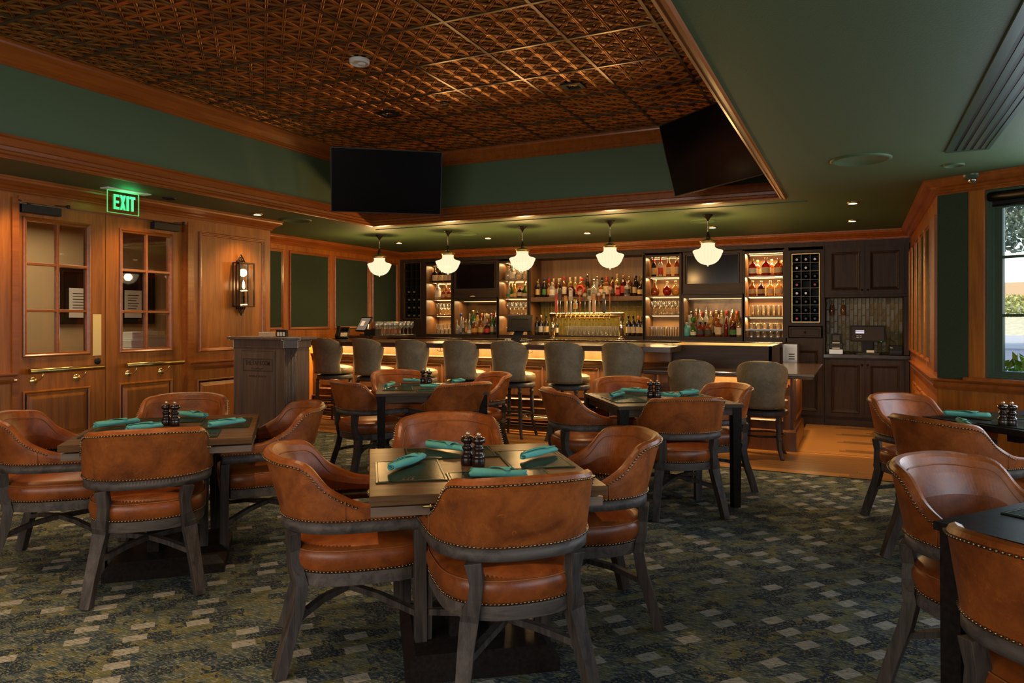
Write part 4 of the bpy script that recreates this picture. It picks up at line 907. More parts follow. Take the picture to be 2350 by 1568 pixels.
# crowded niches beneath the televisions
zN = Z0B
cl_ = lambda q: 1040+q/13.056
row([(cl_(115), 'squat', 'clear', None, 'pour', .95), (cl_(300), 'slim', 'clear', 'black', 'pour', .8), (cl_(390), 'slim', 'gold', 'orange', 'cream', .82), (cl_(485), 'bell', 'clear', 'white', 'pour', .95), (cl_(645), 'squat', 'amber', 'orange', 'pour', 1.0), (cl_(835), 'square', 'amber', 'gold', 'pour', 1.0), (cl_(1020), 'squat', 'burgundy', 'red', 'pour', .98), (cl_(1170), 'wine', 'green', 'tan', 'pour', .95), (cl_(1275), 'wine', 'dark', 'black', 'pour', .95)],
    10.27, zN, 'front row under left television', 'spirit bottles in the niche under the left television')
row([(cl_(235), 'bell', 'clear', 'white', 'blue', 1.35), (cl_(370), 'round', 'gold', None, 'cream', .9), (cl_(500), 'tall', 'clear', 'tan', 'pour', 1), (cl_(600), 'wine', 'green', 'black', 'gold', 1.3), (cl_(720), 'wine', 'gold', 'tan', 'black', 1.2), (cl_(860), 'tall', 'amber', 'red', 'red', 1.1), (cl_(950), 'tall', 'clear', 'white', 'pour', 1), (cl_(1060), 'tall', 'amber', 'gold', 'cream', 1.12), (cl_(1200), 'wine', 'green', 'green', 'red', 1.15), (cl_(1290), 'tall', 'red', 'gold', 'gold', 1)],
    10.39, zN, 'middle row under left television', 'spirit bottles in the niche under the left television')
row([(-5.72+i*.085, ('tall', 'wine', 'slim')[i % 3], ('clear', 'green', 'amber', 'dark')[i % 4], None, ('pour', 'gold', 'cream', 'silver')[i % 4], 1.15) for i in range(7)], 10.52, zN, 'back row under left television', 'spirit bottles in the niche under the left television')
cr_ = lambda q: 1560+q/9.4
row([(cr_(142), 'squat', 'teal', None, 'white', .98), (cr_(292), 'bell', 'green', 'white', 'red', 1.0), (cr_(445), 'squat', 'red', 'black', 'black', 1.0), (cr_(612), 'squat', 'amber', 'black', 'cork', 1.02), (cr_(840), 'square', 'amber', 'cream', 'pour', 1.1), (cr_(1000), 'slim', 'red', None, 'pour', .9), (cr_(1155), 'squat', 'burgundy', 'green', 'gold', 1.05), (cr_(1290), 'square', 'gold', 'white', 'black', 1.05)],
    10.27, zN, 'front row under right television', 'spirit bottles in the niche under the right television')
row([(cr_(195+i*118), ('tall', 'square', 'wine', 'squat', 'tall', 'slim')[i % 6], ('clear', 'amber', 'clear', 'red', 'gold', 'amber', 'clear')[i % 7], ('white', 'cream', None, 'orange', 'tan')[i % 5], ('white', 'orange', 'pour', 'black', 'pour', 'gold')[i % 6], 1.0+.06*(i % 3)) for i in range(10)], 10.37, zN, 'middle row under right television', 'spirit bottles in the niche under the right television')
row([(cr_(240+i*110), ('tall', 'slim', 'wine')[i % 3], ('clear', 'amber', 'gold', 'clear')[i % 4], None, ('silver', 'pour', 'red', 'pour', 'orange')[i % 5], 1.2+.04*(i % 2)) for i in range(10)], 10.50, zN, 'back row under right television', 'spirit bottles in the niche under the right television')
# wine beside the beer tower
row([(c47(480), 'wine', 'dark', 'black', 'black', .95), (c47(525), 'wine', 'dark', 'white', 'cork', 1.02), (c47(583), 'wine', 'dark', 'cream', 'black', 1.0), (c47(690), 'wine', 'dark', 'white', 'black', .85)], 10.22, Z0B, 'left of the beer tower', 'wine bottles beside the beer tower')
row([(c47(1467), 'wine', 'dark', 'cream', 'black', 1.0), (c47(1520), 'wine', 'dark', 'cream', 'black', 1.0), (c47(1577), 'wine', 'dark', 'cream', 'orange', 1.0), (c47(1615), 'wine', 'dark', 'gold', 'black', .95)], 10.22, Z0B, 'right of the beer tower', 'wine bottles beside the beer tower')
gn = obj('garnish_sprig', MB().ball((aty(cr_(295), 700, 10.24)[0], 10.24, zN+.24), .04, 9, 5), flat('green_sprig', (.05, .2, .03), .6, nz=.7, nscale=60)); tag(gn, 'green leafy sprig over a bottle neck under the right television', 'garnish')
for k in range(14): obj('leaf', MB().add([(0, 0, 0), (.012, .006, .014), (.004, 0, .034), (-.01, -.004, .016)], [(0, 1, 2, 3)]).mesh('leaf', gn.data.materials[0]), None, gn); o = gn.children[-1]; a = k*2.4; o.location = (aty(cr_(295), 700, 10.24)[0]+.03*cos(a), 10.215+.012*sin(a), zN+.215+.005*k); o.rotation_euler = (a, a*.7, a)

# ---------------------------------------------------------------- glassware
def winef(s=1): return [(.034*s, 0), (.034*s, .002), (.004, .006), (.0035, .09*s), (.012*s, .098*s), (.034*s, .13*s), (.038*s, .155*s), (.031*s, .205*s)]
GP = {'wine': (winef(), 16), 'coupe': ([(.032, 0), (.032, .002), (.004, .006), (.0035, .08), (.02, .09), (.042, .12), (.046, .145)], 16),
      'tumbler': ([(.032, 0), (.034, .008), (.037, .09), (.0375, .095)], 14), 'rocks': ([(.036, 0), (.038, .01), (.041, .08)], 14), 'pint': ([(.028, 0), (.03, .008), (.041, .14), (.0415, .145)], 16), 'highball': ([(.028, 0), (.03, .006), (.032, .145)], 14)}
GME = {k: MB().lathe(p, n).mesh(k+'_glass', M['gl']) if k in ('wine', 'coupe') else MB().lathe(p, n, cap=False).lathe([(p[0][0]*.98, .001), (p[0][0]*.98, .008)], n).mesh(k+'_glass', M['gl']) for k, (p, n) in GP.items()}
for k in ('wine', 'coupe'): GME[k] = MB().lathe(GP[k][0], 16, cap=False).mesh(k+'_glass', M['gl'])
def glasses(kind, x0, x1, n, ys, z, label, group, s=1, flip=False):
    for yi, y in enumerate(ys):
        for i in range(n):
            lab = '%s, %s from left%s' % (label, ORD[i], '' if len(ys) == 1 else ', '+('front', 'back' if len(ys) == 2 else 'middle', 'back')[yi]+' row')
            o = obj(kind+'_glass', GME[kind], None); o.location = (x0+(x1-x0)*(i+.5)/n+random.uniform(-.002, .002), y, z+.001); o.scale = (s, s, s)
            if flip: o.rotation_euler = (pi, 0, 0); o.location.z = z+GP[kind][0][-1][1]*s+.001
            tag(o, lab, 'glass', group)
u = [(a+.03, b_-.03) for a, b_, _ in units]
glasses('wine', u[0][0]+.08, u[0][1], 5, (10.30, 10.44), 1.452, 'stemmed glass, third shelf of leftmost unit', 'stemmed glasses in the leftmost unit', .95)
glasses('rocks', u[0][0]+.1, u[0][1], 4, (10.30, 10.42), Z0B, 'short tumbler, bottom of leftmost unit', 'tumblers in the leftmost unit')
glasses('rocks', u[0][0]+.06, u[0][1], 5, (10.36,), Z0B+.088, 'upper layer tumbler, bottom of leftmost unit', 'tumblers in the leftmost unit')
glasses('wine', u[1][0]+.04, u[1][1], 5, (10.28, 10.38, 10.48), 1.452, 'stemmed glass, third shelf left of taps', 'stemmed glasses left of the taps', .95)
glasses('coupe', u[1][0]+.04, u[1][1], 4, (10.30, 10.42), Z0B, 'stemmed glass low behind rear till screen', 'glasses behind the till screen', .9)
glasses('wine', u[2][0], u[2][1], 5, (10.28, 10.38, 10.48), 1.452, 'stemmed glass, third shelf right of taps', 'stemmed glasses right of the taps', .95)
glasses('highball', u[2][0], u[2][1], 6, (10.28, 10.40), Z0B, 'tall glass, bottom shelf right of taps', 'tall glasses right of the taps', .95)
glasses('highball', u[3][0]+.03, u[3][1], 6, (10.27, 10.38), 1.423, 'tall tumbler, third shelf of rightmost unit', 'tall tumblers in the rightmost unit', 1.02)
glasses('rocks', u[3][0], u[3][1], 5, (10.27, 10.38), 1.247, 'short glass, glass tier of rightmost unit', 'short glasses on the glass tier', 1.0, True)
glasses('rocks', u[3][0], u[3][1], 5, (10.27, 10.38), Z0B, 'short glass, bottom of rightmost unit', 'short glasses on the bottom board at right', 1.0, True)

# ---------------------------------------------------------------- beer tower
YT = 10.06
xa, xb = aty(1269, 740, YT)[0], aty(1426, 740, YT)[0]; zt = aty(1350, 724, YT)[2]; zb = 1.086
bt = thing('beer_tower', 'polished brass bridge shaped beer tower with twelve taps', 'beer tower', (0, 0, 0))
M['pol'] = flat('polished_warm_steel', (.82, .72, .56), .16, 1)
obj('column', MB().tube([(xa, YT, zb), (xa, YT, zt)], .038, 24).lathe([(.06, 0), (.055, .012), (.04, .02)], 24, xa, YT, zb), M['pol'], bt)
obj('column', MB().tube([(xb, YT, zb), (xb, YT, zt)], .038, 24).lathe([(.06, 0), (.055, .012), (.04, .02)], 24, xb, YT, zb), M['pol'], bt)
obj('crossbar', MB().tube([(xa-.038, YT, zt), (xb+.038, YT, zt)], .042, 24), M['brass'], bt)
obj('drip_tray', MB().cbox((xa+xb)/2, YT, zb+.012, xb-xa-.1, .16, .024), M['brass_old'], bt)
c117 = lambda q: 1250+q/11.75
taps = [(335, 'fig', (.5, .06, .03), .30), (430, 'slab', (.02, .02, .02), .36), (585, 'plank', (.42, .20, .05), .26), (720, 'slabg', (.35, .33, .28), .35), (840, 'jug', (.55, .42, .24), .20), (962, 'disc', (.42, .13, .04), .34), (1098, 'disc', (.10, .13, .14), .31), (1228, 'paddle', (.50, .46, .32), .36), (1342, 'plank', (.6, .32, .22), .28), (1480, 'discw', (.30, .09, .04), .32), (1615, 'plank', (.04, .03, .03), .30), (1768, 'disc', (.5, .16, .05), .40)]
for i, (q, kind, c, hgt) in enumerate(taps):
    x = aty(c117(q), 730, YT-.06)[0]; m = flat('tap_handle_paint_%d' % i, c, .35, coat=.2)
    fa = obj('faucet', MB().tube([(x, YT-.03, zt), (x, YT-.085, zt)], .012, 10).tube([(x, YT-.085, zt+.02), (x, YT-.088, zt-.03), (x, YT-.10, zt-.07)], .009, 10).lathe([(.013, 0), (.016, .01), (.008, .03)], 12, x, YT-.085, zt+.01), M['brass'], bt)
    z0 = zt+.035; z1 = z0+hgt; y = YT-.085; mb = MB()
    if kind in ('disc', 'discw'):
        mb.tube([(x, y, z0), (x, y, z1-.06)], [.006, .011], 10)
        T = lambda a, b_, c_: (x+a, y-c_, z1-.045+b_)
        n = 20; vs = [T(.036*cos(2*pi*k/n), .036*sin(2*pi*k/n), cc) for cc in (-.008, .008) for k in range(n)]
        mb.add(vs, [tuple(range(n))[::-1], tuple(range(n, 2*n))]+[(k, (k+1) % n, n+(k+1) % n, n+k) for k in range(n)])
        h = obj('tap_handle', mb, m, bt)
        vs = [T(.025*cos(2*pi*k/n), .025*sin(2*pi*k/n), .009) for k in range(n)]; obj('badge', MB().add(vs, [tuple(range(n))]), LM['white' if kind == 'discw' else ('gold', 'green', 'cream')[i % 3]], h)
    elif kind == 'jug':
        mb.tube([(x, y, z0), (x, y, z0+.06)], .006, 8).box(x-.03, x+.03, y-.015, y+.015, z0+.06, z0+.15).box(x-.014, x+.014, y-.01, y+.01, z0+.15, z0+.17).box(x-.024, x+.024, y-.012, y+.012, z0+.17, z0+.20)
        h = obj('tap_handle', mb, m, bt, .003); obj('badge', MB().box(x-.022, x+.022, y-.0165, y-.015, z0+.08, z0+.13), LM['orange'], h)
    else:
        w0, w1 = {'fig': (.014, .022), 'slab': (.009, .028), 'plank': (.02, .022), 'slabg': (.016, .03), 'paddle': (.012, .03)}[kind]
        zs = z0+hgt*(.55 if kind in ('slab', 'slabg', 'paddle') else .02)
        mb.box(x-w0, x+w0, y-.008, y+.008, z0, zs+.002).box(x-w1, x+w1, y-.012, y+.012, zs, z1)
        h = obj('tap_handle', mb, m, bt, .004); obj('badge', MB().box(x-w1*.7, x+w1*.7, y-.0135, y-.0121, z1-hgt*.3, z1-.02), LM[('red', 'black', 'orange', 'white', 'cream', 'tan')[i % 6]], h)
glasses('pint', xa+.12, xb-.06, 13, (10.28, 10.38), Z0B, 'clear beer glass under brass tower', 'beer glasses under the beer tower', 1.0)

# ================================================================ FRONT BAR
ZB, YF, YD = 1.085, 7.62, 8.02          # counter top height, counter front edge, die wall
XE = -1.90
def edge(z, o=0): return [(0, z), (.0, z-.012), (-.008, z-.020), (-.008, z-.032), (-.022, z-.046), (-.03, z-.052), (-.14, z-.052), (-.14, z)]
ct = thing('bar_counter', 'long polished dark wood bar counter with a moulded edge', 'bar')
obj('top', MB().box(XL2+.002, XE, YF+.004, 8.50, ZB-.04, ZB), M['counter'], ct)
obj('edge_moulding', MB().sweep([(XL2+.004, YF), (XE, YF), (XE, 8.03)], [(-o, z) for o, z in [(0, ZB+.001), (.012, ZB-.004), (.014, ZB-.016), (.004, ZB-.024), (.004, ZB-.036), (-.012, ZB-.05), (-.02, ZB-.056), (-.12, ZB-.056), (-.12, ZB+.001)]], side=1), M['counter'], ct)
obj('rear_lip', MB().box(XL2+.002, -2.0, 8.44, 8.50, ZB, ZB+.012), M['brass_old'], ct)
obj('front_panel', MB().box(XL2+.003, -1.9, YD, YD+.06, .0, ZB-.04), M['die_wood'], ct)
TD = lambda x, z, c: (x, YD-c, z)
zl = .905
obj('ledge', MB().sweep([(XL2+.004, YD), (XE-.02, YD)], [(0, zl), (.05, zl), (.055, zl-.01), (.045, zl-.02), (.03, zl-.03), (.018, zl-.055), (0, zl-.06)]), M['die_wood'], ct)
nP = 7
for k in range(nP):
    a = XL2+.1+(XE-XL2-.15)/nP*k; b_ = a+(XE-XL2-.15)/nP-.07
    obj('moulded_panel', MB().panel(TD, a, b_, .38, .81, [(0, 0), (.004, .012), (.014, .016), (.024, .006), (.034, .0), (.07, .006)]), M['die_wood'], ct)
for z in (.30, .22, .12): obj('base_moulding', MB().sweep([(XL2+.004, YD), (XE+.02, YD)], [(0, z), (.03, z), (.034, z-.01), (.018, z-.025), (0, z-.03)]), M['die_wood'], ct)
obj('plinth', MB().box(XL2+.003, -1.9, YD-.07, YD, 0, .085), M['bar_x'], ct)
obj('step_edge', MB().box(XL2+.003, -1.9, YD-.12, YD-.07, 0, .02), M['plank'][0], ct)
for x in (-6.7, -5.86, -5.70, -4.78, -3.55, -2.2):
    hk = obj('bag_hook', MB().tube([(x, YD-.22, ZB-.056), (x, YD-.22, ZB-.11)], .004, 6).tube([(x-.05, YD-.22, ZB-.085), (x-.045, YD-.22, ZB-.10), (x-.02, YD-.22, ZB-.11), (x+.02, YD-.22, ZB-.11), (x+.045, YD-.22, ZB-.10), (x+.05, YD-.22, ZB-.085)], .004, 6), M['black'], ct)
k = 0
for x in (-6.3, -4.7, -3.1):
    lamp('under_counter_light', 'AREA', (x, YD-.10, ZB-.062), 26, (1, .68, .30), (R(0), 0, 0), shape='RECTANGLE', size=1.5, size_y=.03)
fr = thing('brass_foot_rail', 'brass foot rail running along the base of the bar', 'foot rail')
obj('rail', MB().tube([(XL2+.05, YD-.20, .20), (XE-.1, YD-.20, .20)], .025, 14), M['brass'], fr)
for x in (-6.8, -5.6, -4.4, -3.2, -2.1): obj('bracket', MB().tube([(x, YD-.06, .20), (x, YD-.20, .20)], .014, 8), M['brass_old'], fr)
# raised back section and lower accessible counter
bx = thing('raised_bar_screen', 'dark oak raised box above the low counter with gold inner rim', 'bar screen')
x0, x1, y0, y1 = -2.0, -.84, 8.14, 9.05; zt = 1.09; th = .03
obj('front_board', MB().box(x0, x1, y0, y0+th, .80, zt), M['bar_x'], bx); obj('rear_board', MB().box(x0, x1, y1-th, y1, .80, zt), M['bar_x'], bx)
obj('side_board', MB().box(x1-th, x1, y0, y1, .80, zt-.0005), M['bar_x'], bx); obj('side_board', MB().box(x0, x0+th, y0, y1, .80, zt-.0005), M['bar_x'], bx)
obj('rim', MB().sweep([(x0+th, y0+th), (x0+th, y1-th), (x1-th, y1-th), (x1-th, y0+th)], [(0, zt+.002), (.018, zt+.002), (.018, zt-.05), (0, zt-.05)], closed=True), M['gold'], bx)
lc = thing('low_bar_counter', 'lower dark wood counter wrapping the right end of the bar', 'bar')
ZL = .84; LX0, LX1, LY0, LY1 = -2.08, -.40, 7.55, 9.45
obj('top', MB().box(LX0+.004, LX1-.004, LY0+.004, 8.14, ZL-.04, ZL).box(-.84, LX1-.004, 8.14, LY1, ZL-.04, ZL), M['counter'], lc)
obj('edge_moulding', MB().sweep([(LX0, 8.02), (LX0, LY0), (LX1, LY0), (LX1, LY1)], [(-o, z) for o, z in [(.0, ZL+.001), (.012, ZL-.004), (.014, ZL-.018), (.004, ZL-.026), (.004, ZL-.038), (-.012, ZL-.05), (-.10, ZL-.052), (-.10, ZL+.001)]], side=-1), M['counter'], lc)
obj('end_panel', MB().box(-.66, -.61, YD, 9.1, 0, ZL-.04), M['die_wood'], lc)
obj('front_panel', MB().box(-1.9, -.64, YD-.02, YD, 0, ZL-.04), M['die_wood'], lc)
TE = lambda y, z, c: (-.61+c, y, z)
obj('moulded_panel', MB().panel(TE, YD+.09, 9.0, .30, .74, [(0, 0), (.004, .012), (.014, .016), (.024, .006), (.034, .0), (.07, .006)]), M['die_wood'], lc)
for a, b_ in ((-1.82, -1.27), (-1.20, -.70)): obj('moulded_panel', MB().panel(lambda x, z, c: (x, YD-.02-c, z), a, b_, .30, .62, [(0, 0), (.004, .012), (.014, .016), (.024, .006), (.034, .0), (.07, .006)]), M['die_wood'], lc)
obj('base_moulding', MB().sweep([(-1.9, YD-.02), (-.61, YD-.02), (-.61, 9.1)], [(0, .22), (.02, .22), (.03, .20), (.03, .0), (0, .0)]), M['die_wood'], lc)
obj('ledge', MB().box(-1.9, -.66, YD-.06, YD-.02, .67, .70), M['die_wood'], lc)
lamp('under_low_counter_light', 'AREA', (-1.25, YD-.1, ZL-.06), 14, (1, .62, .26), (0, 0, 0), shape='RECTANGLE', size=1.1, size_y=.03)
lamp('under_low_counter_end_light', 'AREA', (-.52, 8.5, ZL-.06), 2.5, (1, .62, .26), (0, 0, 0), shape='RECTANGLE', size=.03, size_y=.8)
lamp('bar_well_light', 'AREA', (-1.42, 8.6, .98), 4, (1, .66, .3), (R(180), 0, 0), shape='RECTANGLE', size=.9, size_y=.5)
# side return counter at the left end
sc_ = obj('return_counter', MB().box(XL2+.002, -6.35, 8.50, 9.62, 1.09, 1.14).box(XL2+.002, -6.4, 8.50, 9.62, 0, 1.09), M['stone'], None, .003)
tag(sc_, 'dark counter return along the left wall carrying the till and stemmed glasses', 'counter')
def onret(px, y): return aty(px, 765, y)[0]
z = 1.14
n = 0
for y, xs in ((9.50, range(8)), (9.32, range(7)), (9.58, range(5))):
    for i in xs:
        o = obj('wine_glass', GME['wine'], None); x = -6.42-.078*i+(y-9.5)*.1; 
        if x < XL2+.05: continue
        o.location = (x, y, z); tag(o, 'stemmed wine glass on left return counter, %s from right, %s row' % (ORD[i], {9.5: 'middle', 9.32: 'front', 9.58: 'back'}[y]), 'glass', 'wine glasses on the return counter')
for i in range(9):
    o = obj('wine_glass', GME['wine'], None); o.location = (-6.46+.01*(i % 2), 9.24-.078*i*.8, z); tag(o, 'stemmed wine glass along the edge of the left return counter, %s from back' % ORD[i], 'glass', 'wine glasses on the return counter')
ti = thing('till_screen', 'tilted black till screen showing a lit page on the left return counter', 'screen', (-6.72, 8.80, z), R(-30))
T = lambda a, b_, c: (a, -.03-c*cos(R(35))+b_*sin(R(-28))*-1*1.0, .17+b_*cos(R(28))+c*sin(R(28)))
obj('screen', MB().panel(T, -.19, .19, -.12, .12, [(0, -.025), (0, 0), (.012, 0), (.014, -.003)]), M['black'], ti)
obj('display', MB().panel(T, -.17, .17, -.10, .10, [(0, .0), (0, .001)]), flat('till_page_lit', (.05, .05, .05), .2, em=(.30, .22, .15), es=.5, nz=.6, nscale=14), ti)
obj('window_block', MB().panel(T, -.10, .03, -.03, .05, [(0, .0015), (0, .002)]), flat('till_window_lit', (.5, .4, .3), .3, em=(.7, .5, .3), es=.8), ti)
obj('stand', MB().beam([(0, .05, .01), (0, .0, .10), (0, -.02, .16)], .09, .03, (1, 0, 0)), M['blackm'], ti); obj('foot', MB().cbox(0, .03, .008, .2, .16, .016), M['blackm'], ti)
ph = thing('desk_phone', 'black desk telephone with handset and lit keypad at the left end of the bar', 'telephone', (-6.62, 8.12, ZB), R(25))
T = lambda a, b_, c: (a, b_*cos(R(50))-c*sin(R(50)), .03+b_*sin(R(50))+c*cos(R(50)))
obj('body', MB().panel(T, -.09, .09, 0, .2, [(0, -.03), (0, 0), (.006, .004)]), M['black'], ph); obj('handset', MB().box(-.085, -.04, .01, .19, .006, .03, T).box(-.088, -.037, .005, .05, .0, .036, T).box(-.088, -.037, .15, .195, .0, .036, T), M['black'], ph, .004)
obj('keypad', MB().box(-.02, .075, .02, .09, .005, .008, T), flat('grey_keys', (.45, .4, .3), .5, nz=.8, nscale=90), ph); obj('display', MB().box(-.02, .075, .12, .17, .005, .007, T), M['screen'], ph)
obj('stand', MB().beam([(0, .14, 0), (0, .12, .14)], .12, .015, (1, 0, 0)), M['steel'], ph)
cn = thing('condiment_caddy', 'black bar caddy beside the till screen', 'caddy', (-6.48, 8.66, z))
obj('box', MB().cbox(0, 0, .045, .2, .14, .09), M['black'], cn, .004); obj('lid', MB().cbox(.06, 0, .095, .09, .14, .01), M['blackm'], cn); obj('light', MB().tube([(-.07, -.02, .10), (-.055, -.02, .165)], .006, 8), M['led'], cn)
mt = thing('rear_till_screen', 'black till screen seen from behind, standing on the bar in front of the glass shelves', 'screen', (aty(1196, 760, 8.40)[0], 8.36, ZB), R(12))
T = lambda a, b_, c: (a, -.0-c+b_*.25, .235+b_)
obj('housing', MB().panel(T, -.165, .165, -.10, .115, [(0, -.02), (0, .012), (.012, .022), (.05, .026), (.055, .018)]), M['black'], mt)
obj('stand', MB().beam([(-.06, -.01, .01), (-.03, .0, .08), (.0, .02, .17)], .11, .03, (1, 0, 0)), M['black'], mt); obj('foot', MB().cbox(-.04, 0, .009, .24, .17, .018), M['black'], mt, .004)
obj('cable', MB().tube([(.05, 0, .006), (.1, -.02, .03), (.16, 0, .006)], .004, 6), M['black'], mt)
so = obj('power_outlet', MB().cbox(aty(1166, 772, 8.44)[0], 8.43, ZB+.022, .08, .02, .035), M['white'], None, .003); tag(so, 'small white power outlet block on the bar beside the rear facing till screen', 'outlet')
obj('socket', MB().cbox(aty(1166, 772, 8.44)[0]-.01, 8.4195, ZB+.022, .035, .002, .016), M['black'], so)
gc = obj('white_cloth', MB().lathe([(.001, 0), (.05, .002), (.045, .012), (.01, .02)], 14, aty(1085, 679, 10.18)[0], 10.172, 1.743, sy=.3, cap=False), M['paper']); tag(gc, 'small white folded cloth on the ledge under the left television', 'cloth')

# ---------------------------------------------------------------- pendants
gprof = [(.074, .240), (.071, .225), (.071, .206), (.076, .192), (.088, .181), (.108, .173), (.132, .167), (.150, .160), (.157, .151), (.154, .140), (.143, .115), (.130, .082), (.108, .048), (.078, .022), (.042, .007), (.012, .001)]
gseg = 48
gmesh = MB().lathe(gprof, gseg, cap=False, rib=.022).ball((0, 0, -.006), .009, 10, 4).mesh('glass_shade', M['globe'])
gal = MB().lathe([(.078, .236), (.082, .240), (.080, .246), (.092, .252), (.094, .260), (.086, .266), (.060, .272), (.04, .285), (.02, .29)], 32, cap=False).mesh('gallery', M['brass_old'])
neck = MB().lathe([(.030, .285), (.026, .305), (.018, .335), (.010, .35), (.006, .362)], 16).mesh('neck', M['bronze'])
can_ = MB().lathe([(.006, -.07), (.012, -.055), (.03, -.03), (.05, -.012), (.056, 0)], 24).mesh('ceiling_canopy', M['bronze'])
pend = [(-5.798, 7.9, 'leftmost'), (-4.729, 7.9, 'second from the left'), (-3.679, 7.9, 'middle'), (-2.569, 7.9, 'second from the right'), (-1.467, 7.9, 'rightmost')]
for x, y, t in pend:
    p = thing('pendant_lamp', 'ribbed opal glass schoolhouse pendant over the bar, %s of five' % t, 'pendant lamp', (x, y, 1.965), 0, 'opal glass pendants over the bar')
    obj('glass_shade', gmesh, None, p); obj('gallery', gal, None, p); obj('neck', neck, None, p)
    c = obj('ceiling_canopy', can_, None, p); c.location = (0, 0, ZC-1.965)
    n = 17; ch = MB()
    for k in range(n):
        zz = .365+(ZC-1.965-.07-.365)*k/(n-1); 
        ch.tube([(.005*cos(a) if k % 2 else 0, 0 if k % 2 else .005*cos(a), zz+.0075*sin(a)) for a in [q*pi/4 for q in range(8)]], .0018, 5, True)
    obj('chain', ch, M['pol'], p); obj('flex', MB().tube([(0, 0, .355), (.004, .002, .45), (-.003, 0, ZC-1.965-.06)], .0022, 6), M['black'], p)
    lamp('pendant_light', 'POINT', (x, y, 2.075), 58, WARM, shadow_soft_size=.055)
# ---------------------------------------------------------------- corner televisions
def corner_tv(x, y, z, az, tilt, w, h, label):
    t = thing('corner_television', label, 'television', (x, y, z), R(az)+pi/2)
    ti = R(tilt); T = lambda a, b_, c: (a, -c*cos(ti)-b_*sin(ti), b_*cos(ti)-c*sin(ti))
    obj('screen', MB().panel(T, -w/2, w/2, 0, h, [(0, -.035), (0, 0), (.008, 0), (.009, -.002)]), M['screen'], t)
    obj('bezel', MB().frame(T, -w/2-.002, w/2+.002, -.002, h+.002, [(0, -.036), (0, .001), (.009, .001), (.009, -.003)]), M['blackm'], t)
    obj('back_case', MB().panel(T, -w*.3, w*.3, .08, h-.1, [(0, -.034), (.02, -.07)]), M['black'], t)
    obj('wall_bracket', MB().tube([T(0, h*.5, -.06), (0, .22, h*.62), (0, .46, h*.62)], .02, 8).cbox(0, .5, h*.62, .12, .03, .2), M['blackm'], t)
    return t
corner_tv(-4.455, 6.197, 2.494, -52.2, 15.2, 1.13, .65, 'black television tilted down from the back left corner of the ceiling tray')
corner_tv(-1.080, 6.172, 2.497, -130.4, 15.1, 1.13, .65, 'black television tilted down from the back right corner of the ceiling tray')

# ---------------------------------------------------------------- host stand
LE = (-5.345, 5.30)
ls = thing('host_stand', 'taupe wood host stand with chamfered reeded corners and carved sign', 'lectern', (LE[0], LE[1], 0))
def octo(w, d, c): return [(-w/2, 0), (-w/2-c, c), (-w/2-c, c+d), (-w/2, 2*c+d), (w/2, 2*c+d), (w/2+c, c+d), (w/2+c, c), (w/2, 0)]
W_, D_, C_ = .66, .17, .085
obj('body', MB().outline([(octo(W_, D_, C_), 0), (octo(W_, D_, C_), 1.13)], smooth=False), M['lectern'], ls)
def scaled(o): return [(x*(1+o/.42), y+(o*(-1 if y < .17 else 1))) for x, y in octo(W_, D_, C_)]
obj('cap_rail', MB().outline([(scaled(.012), 1.10), (scaled(.012), 1.175)], smooth=False), M['lectern'], ls, .003)
obj('top', MB().outline([(scaled(.05), 1.175), (scaled(.055), 1.185), (scaled(.055), 1.205)], smooth=False), M['lectern'], ls, .002)
nick = flat('brushed_nickel_corner', (.85, .80, .68), .42, .5)
for sx in (-1, 1):
    for zc_, off, h in ((1.1375, .014, .074), (1.19, .058, .032)):
        a = Vector((sx*W_/2, 0)); b_ = Vector((sx*(W_/2+C_), C_)); nrm = Vector((sx, -1)).normalized(); k = off
        a2, b2 = a+nrm*k*.9, b_+nrm*k*.9; e = (b_-a).normalized()*(.0+off*.45); a2, b2 = a2-e, b2+e
        obj('corner_plate', MB().add([(a2.x, a2.y, zc_-h/2), (b2.x, b2.y, zc_-h/2), (b2.x, b2.y, zc_+h/2), (a2.x, a2.y, zc_+h/2), (a2.x-nrm.x*.01, a2.y-nrm.y*.01, zc_-h/2), (b2.x-nrm.x*.01, b2.y-nrm.y*.01, zc_-h/2), (b2.x-nrm.x*.01, b2.y-nrm.y*.01, zc_+h/2), (a2.x-nrm.x*.01, a2.y-nrm.y*.01, zc_+h/2)], [(0, 1, 2, 3), (4, 7, 6, 5), (0, 4, 5, 1), (1, 5, 6, 2), (2, 6, 7, 3), (3, 7, 4, 0)]), nick, ls)
    for k in range(9):
        f = (k+.5)/9; x = sx*(W_/2+C_*f); y = C_*f
        obj('reed', MB().tube([(x+sx*.002, y-.002, .10), (x+sx*.002, y-.002, 1.10)], .0055, 8), M['lectern'], ls)
pn = obj('front_panel', MB().panel(lambda a, b_, c: (a, -c, b_), -.235, .215, .12, 1.075, [(0, .0), (0, .006), (.006, .006), (.010, .001), (.014, .001), (.016, .007)]), M['lectern'], ls)
ink = flat('burnt_in_lettering', (.035, .022, .018), .6)
def text(s, size, loc, rot, parent, m, ext=.001, sx=1, name='lettering', sp=1.0, off=0):
    c = bpy.data.curves.new(name, 'FONT'); c.body = s; c.size = size; c.extrude = ext; c.align_x = 'CENTER'; c.align_y = 'CENTER'; c.space_character = sp; c.offset = off
    c.materials.append(m); c.resolution_u = 3
    o = bpy.data.objects.new(name, c); COL.objects.link(o); o.location = loc; o.rotation_euler = rot; o.scale = (sx, 1, 1)
    dg = bpy.context.evaluated_depsgraph_get(); dg.update(); me = bpy.data.meshes.new_from_object(o.evaluated_get(dg)); me.name = name
    bpy.data.objects.remove(o); q = obj(name, me, None, parent); q.location = loc; q.rotation_euler = rot; q.scale = (sx, 1, 1)
    return q
